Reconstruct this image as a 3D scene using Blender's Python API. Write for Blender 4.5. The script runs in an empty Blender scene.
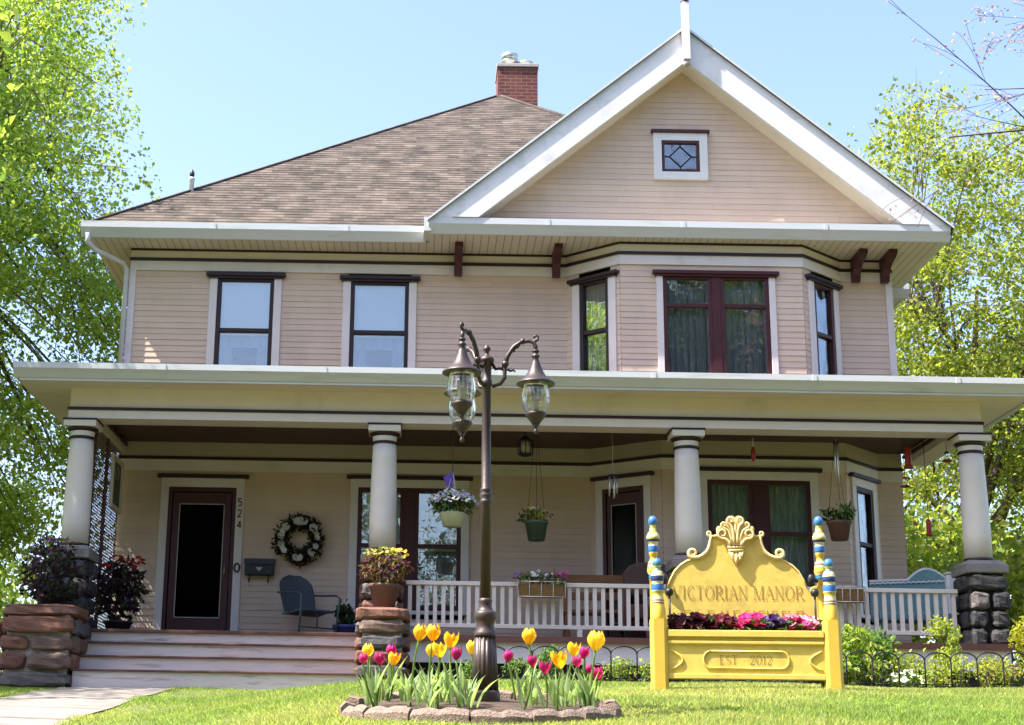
import bpy, math, random
import numpy as np
from mathutils import Matrix, Vector, noise
SC = bpy.context.scene
COL = SC.collection
R = math.radians
rnd = random.Random(7)

# ---------------------------------------------------------------- materials
def nt(m):
    m.use_nodes = True
    t = m.node_tree; t.nodes.clear()
    return t, t.nodes, t.links
def N(t, kind, **kw):
    n = t.nodes.new(kind)
    for k, v in kw.items():
        if k in n.inputs.keys(): n.inputs[k].default_value = v
        else: setattr(n, k, v)
    return n
def c4(c): return (c[0], c[1], c[2], 1)
def mat(name, col, rough=.6, var=.12, scale=6., bump=0., bscale=60., metal=0., attr=False, spec=.4, dirt=None, dscale=3., damt=.5, stretch=(1, 1, 1)):
    m = bpy.data.materials.new(name)
    t, n, l = nt(m)
    out = N(t, 'ShaderNodeOutputMaterial'); p = N(t, 'ShaderNodeBsdfPrincipled', Roughness=rough, Metallic=metal)
    p.inputs['Specular IOR Level'].default_value = spec
    l.new(p.outputs[0], out.inputs[0])
    tc = N(t, 'ShaderNodeTexCoord'); mp = N(t, 'ShaderNodeMapping'); mp.inputs['Scale'].default_value = stretch
    l.new(tc.outputs['Object'], mp.inputs[0])
    nz = N(t, 'ShaderNodeTexNoise', Scale=scale, Detail=5., Roughness=.6); l.new(mp.outputs[0], nz.inputs['Vector'])
    mr = N(t, 'ShaderNodeMapRange'); mr.inputs['From Min'].default_value = .25; mr.inputs['From Max'].default_value = .75
    mr.inputs['To Min'].default_value = 1-var; mr.inputs['To Max'].default_value = 1+var
    l.new(nz.outputs[0], mr.inputs[0])
    mx = N(t, 'ShaderNodeMix', data_type='RGBA', blend_type='MULTIPLY'); mx.inputs[0].default_value = 1
    if attr:
        a = N(t, 'ShaderNodeAttribute', attribute_name='Col'); l.new(a.outputs['Color'], mx.inputs[6])
    else: mx.inputs[6].default_value = c4(col)
    l.new(mr.outputs[0], mx.inputs[7])
    res = mx.outputs[2]
    if dirt:
        n2 = N(t, 'ShaderNodeTexNoise', Scale=dscale, Detail=7., Roughness=.65); l.new(mp.outputs[0], n2.inputs['Vector'])
        cr = N(t, 'ShaderNodeMapRange'); cr.inputs['From Min'].default_value = .55; cr.inputs['From Max'].default_value = .72; cr.inputs['To Max'].default_value = damt
        l.new(n2.outputs[0], cr.inputs[0])
        m2 = N(t, 'ShaderNodeMix', data_type='RGBA'); l.new(cr.outputs[0], m2.inputs[0]); l.new(res, m2.inputs[6]); m2.inputs[7].default_value = c4(dirt)
        res = m2.outputs[2]
    l.new(res, p.inputs['Base Color'])
    if bump:
        n3 = N(t, 'ShaderNodeTexNoise', Scale=bscale, Detail=4.); l.new(mp.outputs[0], n3.inputs['Vector'])
        b = N(t, 'ShaderNodeBump', Strength=bump, Distance=.01); l.new(n3.outputs[0], b.inputs['Height']); l.new(b.outputs[0], p.inputs['Normal'])
    return m
def brick_mat(name, c1, c2, mortar, w, h, msize, rough=.85, bump=.4, var=.25, offset=.5):
    m = bpy.data.materials.new(name); t, n, l = nt(m)
    out = N(t, 'ShaderNodeOutputMaterial'); p = N(t, 'ShaderNodeBsdfPrincipled', Roughness=rough); l.new(p.outputs[0], out.inputs[0])
    p.inputs['Specular IOR Level'].default_value = .25
    uv = N(t, 'ShaderNodeUVMap')
    b = N(t, 'ShaderNodeTexBrick', offset=offset); b.inputs['Color1'].default_value = c4(c1); b.inputs['Color2'].default_value = c4(c2); b.inputs['Mortar'].default_value = c4(mortar)
    b.inputs['Scale'].default_value = 1; b.inputs['Brick Width'].default_value = w; b.inputs['Row Height'].default_value = h; b.inputs['Mortar Size'].default_value = msize
    l.new(uv.outputs[0], b.inputs['Vector'])
    nz = N(t, 'ShaderNodeTexNoise', Scale=2.2, Detail=8., Roughness=.7); l.new(uv.outputs[0], nz.inputs['Vector'])
    mr = N(t, 'ShaderNodeMapRange'); mr.inputs['From Min'].default_value = .25; mr.inputs['From Max'].default_value = .75; mr.inputs['To Min'].default_value = 1-var; mr.inputs['To Max'].default_value = 1+var
    l.new(nz.outputs[0], mr.inputs[0])
    mx = N(t, 'ShaderNodeMix', data_type='RGBA', blend_type='MULTIPLY'); mx.inputs[0].default_value = 1
    l.new(b.outputs[0], mx.inputs[6]); l.new(mr.outputs[0], mx.inputs[7]); l.new(mx.outputs[2], p.inputs['Base Color'])
    bp = N(t, 'ShaderNodeBump', Strength=bump, Distance=.01, invert=True); l.new(b.outputs['Fac'], bp.inputs['Height']); l.new(bp.outputs[0], p.inputs['Normal'])
    return m
def leaf_mat(name, trans=.4, rough=.5):
    m = bpy.data.materials.new(name); t, n, l = nt(m)
    out = N(t, 'ShaderNodeOutputMaterial')
    a = N(t, 'ShaderNodeAttribute', attribute_name='Col')
    p = N(t, 'ShaderNodeBsdfPrincipled', Roughness=rough); p.inputs['Specular IOR Level'].default_value = .3
    l.new(a.outputs['Color'], p.inputs['Base Color'])
    tr = N(t, 'ShaderNodeBsdfTranslucent'); g = N(t, 'ShaderNodeMix', data_type='RGBA', blend_type='MULTIPLY'); g.inputs[0].default_value = 1
    l.new(a.outputs['Color'], g.inputs[6]); g.inputs[7].default_value = (1.8, 1.8, 1.0, 1); l.new(g.outputs[2], tr.inputs[0])
    mx = N(t, 'ShaderNodeMixShader'); mx.inputs[0].default_value = trans
    l.new(p.outputs[0], mx.inputs[1]); l.new(tr.outputs[0], mx.inputs[2]); l.new(mx.outputs[0], out.inputs[0])
    return m
def glass_mat(name, refl=.13, tint=(.9, .95, .95), rough=.01, wob=.02, rmax=.9):
    m = bpy.data.materials.new(name); t, n, l = nt(m)
    out = N(t, 'ShaderNodeOutputMaterial'); g = N(t, 'ShaderNodeBsdfGlossy', Roughness=rough); g.inputs[0].default_value = (1, 1, 1, 1)
    tr = N(t, 'ShaderNodeBsdfTransparent'); tr.inputs[0].default_value = c4(tint)
    fr = N(t, 'ShaderNodeLayerWeight', Blend=.25); mr = N(t, 'ShaderNodeMapRange'); mr.inputs['To Min'].default_value = refl; mr.inputs['To Max'].default_value = rmax
    l.new(fr.outputs['Fresnel'], mr.inputs[0])
    if wob:
        tc = N(t, 'ShaderNodeTexCoord'); nz = N(t, 'ShaderNodeTexNoise', Scale=3., Detail=2.); l.new(tc.outputs['Object'], nz.inputs['Vector'])
        b = N(t, 'ShaderNodeBump', Strength=wob, Distance=.05); l.new(nz.outputs[0], b.inputs['Height']); l.new(b.outputs[0], g.inputs['Normal'])
    mx = N(t, 'ShaderNodeMixShader'); l.new(mr.outputs[0], mx.inputs[0]); l.new(tr.outputs[0], mx.inputs[1]); l.new(g.outputs[0], mx.inputs[2]); l.new(mx.outputs[0], out.inputs[0])
    return m

M = {}
M['siding'] = mat('siding', (1, 1, 1), .62, .06, 3., .15, 90., attr=True, dirt=(.47, .36, .275), dscale=1.1, damt=.45, stretch=(1, 1, .45))
SIDE = (.68, .522, .414)
M['trim'] = mat('trim_paint', (.76, .70, .68), .5, .05, 4., dirt=(.50, .45, .40), dscale=2.5, damt=.4)
M['shaded_cream'] = mat('shaded_cream_paint', (.46, .39, .31), .55, .05, 4.)  # cream paint with the porch shade put into its colour
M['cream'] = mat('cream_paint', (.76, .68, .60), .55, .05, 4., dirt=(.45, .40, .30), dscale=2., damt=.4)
M['white'] = mat('white_paint', (.76, .75, .74), .45, .06, 3., dirt=(.50, .49, .47), dscale=2.6, damt=.6)
M['column'] = mat('column_paint', (.73, .68, .62), .5, .05, 3., .1, 20., dirt=(.52, .49, .46), dscale=3., damt=.45)
M['maroon'] = mat('maroon_trim', (.065, .016, .017), .45, .2, 6.)
M['dark'] = mat('dark_trim', (.028, .012, .014), .5, .2, 6.)
M['gutter'] = mat('gutter_metal', (.62, .64, .65), .4, .06, 3., dirt=(.38, .40, .35), dscale=3., damt=.6, stretch=(.3, 1, 3))
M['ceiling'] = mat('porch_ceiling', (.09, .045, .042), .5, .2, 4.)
M['floorpaint'] = mat('porch_floor_paint', (.07, .03, .027), .5, .2, 6.)
M['step'] = mat('weathered_white_boards', (.72, .63, .60), .65, .1, 8., .2, 60., dirt=(.22, .15, .12), dscale=3.2, damt=.8, stretch=(.6, 1, 6))
M['tread'] = mat('tread_edge', (.12, .06, .05), .7, .3, 8., dirt=(.05, .03, .03), dscale=5, damt=.7)
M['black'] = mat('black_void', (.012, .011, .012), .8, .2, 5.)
M['iron'] = mat('black_iron', (.018, .018, .02), .45, .2, 12.)
M['interior'] = mat('dark_room', (.06, .05, .045), .9, .1, 3.)
M['concrete'] = mat('concrete', (.40, .37, .33), .85, .15, 9., .3, 80., dirt=(.25, .22, .18), dscale=3., damt=.6)
M['capstone'] = mat('cap_concrete', (.21, .195, .18), .9, .2, 9., .4, 60., dirt=(.10, .09, .08), dscale=4., damt=.7)
M['path'] = mat('path_concrete', (.24, .215, .185), .9, .15, 4., .3, 70., dirt=(.13, .11, .09), dscale=1.8, damt=.7)
M['darkjoint'] = mat('dark_joint', (.03, .028, .027), .95, .3, 10., .5, 40.)
M['path'].node_tree.nodes  # path keeps its own stains
M['mortar'] = mat('mortar', (.34, .31, .28), .9, .2, 12., .5, 60.)
M['rock'] = mat('field_stone', (1, 1, 1), .75, .3, 9., .6, 35., attr=True, dirt=(.10, .09, .08), dscale=7., damt=.6)
M['edging'] = mat('edging_concrete', (.25, .185, .145), .95, .5, 70., 1., 120., dirt=(.09, .065, .05), dscale=38., damt=1.)
M['shingle'] = brick_mat('shingle', (.066, .054, .045), (.130, .105, .086), (.088, .072, .06), .19, .118, .001, .95, .2, .75, .37)
M['brick'] = brick_mat('red_brick', (.19, .06, .045), (.13, .04, .033), (.22, .16, .14), .20, .068, .006, .9, .6, .25)
def board_mat(name, col, w):
    m = mat(name, col, .6, .06, 3.); t = m.node_tree; n, l = t.nodes, t.links
    p = next(q for q in n if q.type == 'BSDF_PRINCIPLED'); src = p.inputs['Base Color'].links[0].from_socket
    uv = N(t, 'ShaderNodeUVMap'); sp = N(t, 'ShaderNodeSeparateXYZ'); l.new(uv.outputs[0], sp.inputs[0])
    d = N(t, 'ShaderNodeMath', operation='DIVIDE'); d.inputs[1].default_value = w; l.new(sp.outputs[0], d.inputs[0])
    f = N(t, 'ShaderNodeMath', operation='FRACT'); l.new(d.outputs[0], f.inputs[0])
    g = N(t, 'ShaderNodeMath', operation='LESS_THAN'); g.inputs[1].default_value = .11; l.new(f.outputs[0], g.inputs[0])
    mx = N(t, 'ShaderNodeMix', data_type='RGBA'); l.new(g.outputs[0], mx.inputs[0]); l.new(src, mx.inputs[6]); mx.inputs[7].default_value = (col[0]*.45, col[1]*.44, col[2]*.42, 1)
    l.new(mx.outputs[2], p.inputs['Base Color']); return m
M['soffit'] = board_mat('soffit_boards', (.62, .575, .48), .105)
M['tin'] = mat('galvanised_tin', (.55, .57, .58), .35, .12, 8., metal=.8)
M['bronze'] = mat('bronze_paint', (.056, .038, .033), .46, .15, 14., .12, 60., metal=.3, spec=.6)
M['yellow'] = mat('yellow_paint', (.74, .55, .115), .5, .12, 9., .12, 40., dirt=(.42, .30, .09), dscale=7., damt=.5)
M['cream_yellow'] = mat('pale_yellow_paint', (.80, .60, .26), .42, .1, 10.)
M['letter_dark'] = mat('dark_letter_paint', (.22, .13, .035), .6, .25, 30.)
M['letter'] = mat('letter_paint', (.36, .21, .055), .6, .25, 30.)
M['banded'] = mat('painted_bands', (1, 1, 1), .4, .05, 8., attr=True)
M['flower'] = leaf_mat('petals', .3, .5)
M['leaf'] = leaf_mat('leaves', .56, .45)
M['grassblade'] = leaf_mat('grass_blades', .5, .5)
M['bark'] = mat('bark', (.13, .095, .07), .9, .3, 7., .8, 25., stretch=(1, 1, .3))
M['twig'] = mat('twig_bark', (.12, .08, .075), .85, .2, 9.)
M['pane'] = glass_mat('window_pane', .12, wob=.12)
M['lampglass'] = glass_mat('lantern_glass', .10, (.93, .95, .95), .03, .3)
M['storm'] = glass_mat('storm_door_glass', .004, (.35, .35, .35), .12, rmax=.08)
M['shade'] = mat('roller_shade', (.90, .91, .92), .8, .03, 3.)
M['lace'] = mat('lace_curtain', (.55, .58, .52), .9, .45, 14., stretch=(2.2, 1, .5))
M['drape'] = mat('grey_drape', (.36, .36, .40), .9, .15, 8., stretch=(3, 1, .3))
M['soil'] = mat('soil', (.075, .05, .035), .95, .4, 14., .9, 30.)
M['terracotta'] = mat('terracotta', (.36, .12, .065), .8, .15, 10.)
M['potgreen'] = mat('green_pot', (.045, .075, .05), .5, .1, 8.)
M['potpale'] = mat('pale_green_pot', (.50, .56, .36), .55, .08, 8.)
M['potbrown'] = mat('brown_pot', (.12, .065, .05), .6, .15, 8.)
M['potdark'] = mat('dark_pot', (.03, .025, .025), .7, .15, 8.)
M['potblue'] = mat('blue_glazed_pot', (.07, .09, .26), .2, .15, 8.)
M['coco'] = mat('coco_liner', (.22, .13, .05), .95, .4, 40., .8, 60.)
M['chairblue'] = mat('blue_grey_metal', (.075, .09, .11), .45, .12, 8.)
M['teal'] = mat('teal_wicker', (.16, .30, .32), .6, .2, 40., .6, 90.)
M['wood'] = mat('orange_wood', (.30, .13, .05), .5, .25, 9., stretch=(.3, 1, 3))
M['redplastic'] = mat('red_plastic', (.30, .03, .02), .35, .1, 8.)
M['steel'] = mat('wind_chime_tube', (.62, .62, .62), .25, .05, 8., metal=.7)
M['string'] = mat('pale_string', (.45, .42, .38), .8, .1, 10.)
M['gold'] = mat('brass', (.5, .36, .16), .35, .1, 8., metal=.8)
M['purple'] = mat('purple_ribbon', (.10, .05, .34), .6, .1, 8.)
M['lattice'] = mat('lattice_slats', (.10, .05, .05), .7, .2, 9.)
M['butter'] = mat('frosted_lamp', (.40, .36, .28), .4, .1, 5.)

# ---------------------------------------------------------------- mesh builder
class MB:
    def __init__(s, X=None):
        s.v = []; s.f = []; s.fm = []; s.fc = []; s.fs = []; s.uv = {}; s.X = X or Matrix(); s.m = 0; s.c = (1, 1, 1); s.sm = False
    def p(s, co):
        s.v.append(s.X @ Vector(co)); return len(s.v)-1
    def face(s, ids, uv=None):
        if uv: s.uv[len(s.f)] = uv
        s.f.append(tuple(ids)); s.fm.append(s.m); s.fc.append(s.c); s.fs.append(s.sm)
    def poly(s, pts, uv=None): s.face([s.p(q) for q in pts], uv)
    def box(s, x0, x1, y0, y1, z0, z1):
        i = [s.p((x, y, z)) for z in (z0, z1) for y in (y0, y1) for x in (x0, x1)]
        for f in ((0, 2, 3, 1), (4, 5, 7, 6), (0, 1, 5, 4), (2, 6, 7, 3), (0, 4, 6, 2), (1, 3, 7, 5)): s.face([i[k] for k in f])
    def frustum(s, cx, cy, z0, z1, a0, b0, a1, b1):
        i = [s.p((cx+sx*a, cy+sy*b, z)) for z, a, b in ((z0, a0, b0), (z1, a1, b1)) for sy in (-1, 1) for sx in (-1, 1)]
        for f in ((0, 2, 3, 1), (4, 5, 7, 6), (0, 1, 5, 4), (2, 6, 7, 3), (0, 4, 6, 2), (1, 3, 7, 5)): s.face([i[k] for k in f])
    def prism_y(s, pts, y0, y1):               # polygon in x,z (counter-clockwise seen from -y) extruded along y
        a = [s.p((x, y0, z)) for x, z in pts]; b = [s.p((x, y1, z)) for x, z in pts]; n = len(pts)
        s.face(a); s.face(b[::-1])
        for k in range(n): s.face([a[k], b[k], b[(k+1) % n], a[(k+1) % n]])
    def prism_z(s, pts, z0, z1):
        a = [s.p((x, y, z0)) for x, y in pts]; b = [s.p((x, y, z1)) for x, y in pts]; n = len(pts)
        s.face(a[::-1]); s.face(b)
        for k in range(n): s.face([a[k], a[(k+1) % n], b[(k+1) % n], b[k]])
    def prism_x(s, pts, x0, x1):               # polygon in y,z
        a = [s.p((x0, y, z)) for y, z in pts]; b = [s.p((x1, y, z)) for y, z in pts]; n = len(pts)
        s.face(a); s.face(b[::-1])
        for k in range(n): s.face([a[k], b[k], b[(k+1) % n], a[(k+1) % n]])
    def lathe(s, prof, c=(0, 0, 0), n=20, cols=None, flute=0, fl_amt=0.):
        s.sm = True; rings = []
        for r, z in prof:
            ring = []
            for k in range(n):
                a = 2*math.pi*k/n; rr = r*(1-fl_amt*(.5+.5*math.cos(flute*a))) if flute else r
                ring.append(s.p((c[0]+rr*math.cos(a), c[1]+rr*math.sin(a), c[2]+z)))
            rings.append(ring)
        for j in range(len(rings)-1):
            if cols: s.c = cols[j]
            for k in range(n): s.face([rings[j][k], rings[j][(k+1) % n], rings[j+1][(k+1) % n], rings[j+1][k]])
        if prof[0][0] > 1e-4: s.face(rings[0][::-1])
        if prof[-1][0] > 1e-4: s.face(rings[-1])
        s.sm = False
    def tube(s, path, rad, n=8, cap=True):
        s.sm = True; P = [Vector(q) for q in path]; rs = rad if hasattr(rad, '__len__') else [rad]*len(P); rings = []
        D = [(P[min(i+1, len(P)-1)]-P[max(i-1, 0)]).normalized() for i in range(len(P))]
        a = D[0].orthogonal().normalized()
        for i, q in enumerate(P):
            d = D[i]; a = a-d*a.dot(d)
            a = d.orthogonal().normalized() if a.length < 1e-3 else a.normalized(); b = d.cross(a)
            rings.append([s.p(q+(a*math.cos(2*math.pi*k/n)+b*math.sin(2*math.pi*k/n))*rs[i]) for k in range(n)])
        for j in range(len(rings)-1):
            for k in range(n): s.face([rings[j][k], rings[j][(k+1) % n], rings[j+1][(k+1) % n], rings[j+1][k]])
        if cap: s.face(rings[0][::-1]); s.face(rings[-1])
        s.sm = False
    def ball(s, c, r, n=10, sx=1, sy=1, sz=1):
        s.sm = True; m = max(4, n//2+1); rings = []
        top = s.p((c[0], c[1], c[2]+r*sz)); bot = s.p((c[0], c[1], c[2]-r*sz))
        for j in range(1, m):
            t = math.pi*j/m; rings.append([s.p((c[0]+r*sx*math.sin(t)*math.cos(2*math.pi*k/n), c[1]+r*sy*math.sin(t)*math.sin(2*math.pi*k/n), c[2]+r*sz*math.cos(t))) for k in range(n)])
        for k in range(n): s.face([top, rings[0][k], rings[0][(k+1) % n]]); s.face([bot, rings[-1][(k+1) % n], rings[-1][k]])
        for j in range(len(rings)-1):
            for k in range(n): s.face([rings[j][k], rings[j+1][k], rings[j+1][(k+1) % n], rings[j][(k+1) % n]])
        s.sm = False
    def rock(s, c, d, seed, n=20, e=.5, amp=.08):
        """a rough broken field stone filling the box of half sizes d"""
        m = 13; rings = []; s.sm = False
        def pw(q): return math.copysign(abs(q)**e, q)
        def pt(t, a):
            x, y, z = pw(math.sin(t))*pw(math.cos(a)), pw(math.sin(t))*pw(math.sin(a)), pw(math.cos(t))
            q = Vector((x*2+seed*3.1, y*2+seed, z*2)); w = Vector((x*d[0], y*d[1], z*d[2]))*14+Vector((seed, seed*2, 0))
            k = 1+amp*2*noise.noise(q*.9); r = .10*noise.noise(w)+.06*noise.noise(w*2.3)+.04*abs(noise.noise(w*.8))
            r *= min(d); nn = Vector((x/d[0], y/d[1], z/d[2])).normalized()
            return s.p((c[0]+d[0]*x*k+nn.x*r*1.6, c[1]+d[1]*y*k+nn.y*r*1.6, c[2]+d[2]*z*k+nn.z*r*1.6))
        top = pt(0, 0); bot = pt(math.pi, 0)
        for j in range(1, m): rings.append([pt(math.pi*j/m, 2*math.pi*(k+.5)/n) for k in range(n)])
        base = s.c
        for k in range(n): s.face([top, rings[0][k], rings[0][(k+1) % n]]); s.face([bot, rings[-1][(k+1) % n], rings[-1][k]])
        for j in range(len(rings)-1):
            for k in range(n):
                v = 1+.25*noise.noise(Vector((j*.5+seed, k*.5, seed))); s.c = tuple(q*v for q in base)
                s.face([rings[j][k], rings[j+1][k], rings[j+1][(k+1) % n], rings[j][(k+1) % n]])
        s.c = base
    def strips(s, O, U, V, Nn, v0, v1, e, fn, t=.012, board=None):
        """lapped courses in the plane O + u U + v V; fn(va, vb) -> list of (ua0, ua1, ub0, ub1); board = colour of single boards"""
        O, U, V, Nn = Vector(O), Vector(U), Vector(V), Vector(Nn); v = v0; rg = random.Random(int(O.x*31+O.y*17+v0*7))
        while v < v1-1e-4:
            w = min(v+e, v1)
            for a0, a1, b0, b1 in fn(v, w):
                if a1-a0 < .004 and b1-b0 < .004: continue
                segs = [(a0, a1, b0, b1)]
                if board:
                    cuts = []; x = max(a0, b0)+rg.uniform(.4, 5.)
                    while x < min(a1, b1)-.3: cuts.append(x); x += rg.uniform(3., 6.)
                    E_ = [(a0, b0)]+[(x, x) for x in cuts]+[(a1, b1)]
                    segs = [(E_[k][0]+(.0006 if k else 0), E_[k+1][0]-(.0006 if k < len(E_)-2 else 0), E_[k][1]+(.0006 if k else 0), E_[k+1][1]-(.0006 if k < len(E_)-2 else 0)) for k in range(len(E_)-1)]
                for a0_, a1_, b0_, b1_ in segs:
                    if board: q = rg.uniform(.955, 1.035); s.c = tuple(k*q for k in board)
                    tt = t*(rg.uniform(.8, 1.2) if board else 1)
                    A = O+V*v+Nn*tt; B = O+V*w+Nn*.001; L = O+V*v+Nn*.001
                    s.poly([A+U*a0_, A+U*a1_, B+U*b1_, B+U*b0_], [(a0_, v), (a1_, v), (b1_, w), (b0_, w)])
                    s.poly([L+U*a0_, L+U*a1_, A+U*a1_, A+U*a0_], [(a0_, v), (a1_, v), (a1_, v), (a0_, v)])
            v = w
    def build(s, name, mats, parent=None, bevel=0., org=None):
        if not isinstance(mats, (list, tuple)): mats = [mats]
        root = parent
        while root is not None and root.parent is not None: root = root.parent
        o0 = Vector(org) if org is not None else (root.location.copy() if (root is not None and root.get('_w')) else Vector())
        me = bpy.data.meshes.new(name)
        me.from_pydata([v-o0 for v in s.v], [], s.f)
        for q in mats: me.materials.append(M[q] if isinstance(q, str) else q)
        me.polygons.foreach_set('material_index', s.fm); me.polygons.foreach_set('use_smooth', s.fs)
        cols = []; uvs = []
        for pi, pl in enumerate(me.polygons):
            u = s.uv.get(pi); nn = pl.normal; ax = max(range(3), key=lambda k: abs(nn[k]))
            for q, li in enumerate(pl.loop_indices):
                co = s.v[me.loops[li].vertex_index]
                uvs.extend(u[q] if u else ((co.y, co.z) if ax == 0 else (co.x, co.z) if ax == 1 else (co.x, co.y)))
                cols.extend((*s.fc[pi], 1))
        me.attributes.new('Col', 'FLOAT_COLOR', 'CORNER'); me.uv_layers.new(name='UVMap')
        me.attributes['Col'].data.foreach_set('color', cols); me.uv_layers['UVMap'].data.foreach_set('uv', uvs)
        o = bpy.data.objects.new(name, me); COL.objects.link(o)
        if parent is not None: o.parent = parent
        elif org is not None: o.location = org
        if bevel:
            b = o.modifiers.new('bevel', 'BEVEL'); b.width = bevel; b.segments = 2; b.limit_method = 'ANGLE'; b.angle_limit = R(40)
        return o
def tag(o, label=None, cat=None, group=None, kind=None):
    if label: o['label'] = label
    if cat: o['category'] = cat
    if group: o['group'] = group
    if kind: o['kind'] = kind
    return o
def thing(name, label, cat, loc=(0, 0, 0), rz=0., group=None, world=True):
    """Empty at the base of a thing; world=True: its meshes are written in world coordinates"""
    o = bpy.data.objects.new(name, None); COL.objects.link(o); o.location = loc; o.rotation_euler = (0, 0, rz); o.empty_display_size = .2
    if world: o['_w'] = 1
    return tag(o, label, cat, group)
def copy_tree(o, parent=None):
    c = o.copy(); COL.objects.link(c)
    if parent is not None: c.parent = parent
    for ch in list(o.children): copy_tree(ch, c)
    return c

# ---------------------------------------------------------------- foliage
def leaves(name, P, size, mat_, parent, cols, seed=1, asp=.6, up=.5, org=None, jitter=.18, szvar=.35, axis=None, droop=0., fold=.18):
    """one mesh of leaf shaped faces (two folded halves each) at the points P"""
    g = np.random.default_rng(seed); n = len(P); P = np.asarray(P, float)
    nrm = g.normal(size=(n, 3)); nrm[:, 2] = nrm[:, 2]*(1-up)+up*1.2; nrm /= np.linalg.norm(nrm, axis=1)[:, None]
    d = g.normal(size=(n, 3)) if axis is None else axis+g.normal(size=(n, 3))*.45
    d[:, 2] -= droop
    d -= nrm*np.sum(d*nrm, 1)[:, None]; d /= np.linalg.norm(d, axis=1)[:, None]+1e-9
    s = np.cross(nrm, d); L = (np.asarray(size)*(1+szvar*g.normal(size=n)).clip(.4, 2))[:, None]; W = L*asp*.5
    tip = P+d*L; mid = P+d*L*.45; v = np.stack([P, mid+s*W+nrm*L*fold, tip, mid-s*W+nrm*L*fold], 1).reshape(-1, 3)
    if org is not None: v = v-np.asarray(org)
    b = np.arange(n)[:, None]*4; tri = np.concatenate([b+[0, 2, 1], b+[0, 3, 2]], 1).reshape(-1, 3)
    me = bpy.data.meshes.new(name); me.vertices.add(n*4); me.vertices.foreach_set('co', v.astype(np.float32).ravel())
    nt_ = len(tri); me.loops.add(nt_*3); me.loops.foreach_set('vertex_index', tri.astype(np.int32).ravel())
    me.polygons.add(nt_); me.polygons.foreach_set('loop_start', np.arange(nt_, dtype=np.int32)*3)
    cols = np.asarray(cols, float); cc = cols[g.integers(0, len(cols), n)]*(1+jitter*g.normal(size=(n, 1))).clip(.45, 1.7)
    rgba = np.ones((n, 4, 4)); rgba[:, :, :3] = cc[:, None, :]
    at = me.attributes.new('Col', 'FLOAT_COLOR', 'POINT'); at.data.foreach_set('color', rgba.astype(np.float32).ravel())
    me.materials.append(M[mat_]); me.update(calc_edges=True)
    o = bpy.data.objects.new(name, me); COL.objects.link(o)
    if parent is not None: o.parent = parent
    return o
def bez(a, b, sag=(0, 0, 0), n=6):
    a, b, s = Vector(a), Vector(b), Vector(sag)
    return [a.lerp(b, t)+s*(4*t*(1-t)) for t in [k/n for k in range(n+1)]]
def in_cam(p): return True
def tree(name, label, loc, h, trunk_r, crown_c, crown_r, nclump, nleaf, leaf, cols, seed, group=None, clump_r=.75, flat=.6, lean=(0, 0), fork=.3, shell=.45, holes=.0, mat_='leaf', up=.45):
    g = np.random.default_rng(seed); rr = random.Random(seed)
    t = thing(name, label, 'tree', loc, 0, group)
    L = Vector(loc); cc = L+Vector(crown_c); cr = np.array(crown_r)
    C = []
    while len(C) < nclump:
        q = g.normal(size=3); q /= np.linalg.norm(q); rad = (shell+(1-shell)*g.random())**.7
        pos = np.array(cc)+q*cr*rad*(1+.28*noise.noise(Vector(q*1.9+seed)))
        if noise.noise(Vector(pos*.42+seed*7.3)) < holes-.35: continue
        if pos[2] < loc[2]+.3: continue
        C.append(pos)
    C = np.array(C)
    tb = MB(); top = L+Vector((lean[0], lean[1], h*.86)); fk = L.lerp(top, fork)
    tp = bez(L-Vector((0, 0, .3)), top, (rr.uniform(-.2, .2), rr.uniform(-.2, .2), 0), 8)
    tb.tube(tp, [trunk_r*(1.25 if k == 0 else 1-.9*k/8) for k in range(9)], 10)
    tb.build('trunk', 'bark', t)
    lb = MB(); nl = 9; hubs = []
    for k in range(nl):
        s = rr.uniform(fork*.8, .75); st = L.lerp(top, s); a = k*2.4+rr.uniform(-.4, .4)
        e = Vector(cc)+Vector((math.cos(a)*cr[0]*.62, math.sin(a)*cr[1]*.62, rr.uniform(-.45, .55)*cr[2]))
        pth = bez(st, e, (0, 0, .35), 6); r0 = trunk_r*.42*(1-s*.5)
        lb.tube(pth, [r0*(1-.82*i/6) for i in range(7)], 7); hubs += [(q, r0*(1-.82*i/6)) for i, q in enumerate(pth) if i > 1]
    HP = np.array([list(q) for q, _ in hubs])
    for c in C:
        d = np.linalg.norm(HP-c, axis=1); i = int(np.argmin(d+g.random(len(d))*.6))
        pth = bez(HP[i], c, (rr.uniform(-.15, .15), rr.uniform(-.15, .15), .15), 4); r0 = min(hubs[i][1]*.6, .035)
        lb.tube(pth, [r0*(1-.8*k/4)+.003 for k in range(5)], 5, False)
        for _ in range(3):
            e = Vector(c)+Vector(g.normal(size=3)*clump_r*.6); lb.tube([pth[2], pth[2].lerp(e, .6), e], [.007, .005, .003], 4, False)
    lb.build('limbs', 'bark', t)
    k = g.integers(0, nclump, nleaf); cs = clump_r*(.55+.8*g.random(nclump))
    off = g.normal(size=(nleaf, 3)); off[:, 2] *= flat
    off = np.clip(off, -1.5, 1.5); P = C[k]+off*cs[k][:, None]*.62
    cl = leaves('crown', P, leaf, mat_, t, cols, seed, .72, up, org=L, jitter=.22)
    return t
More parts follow.
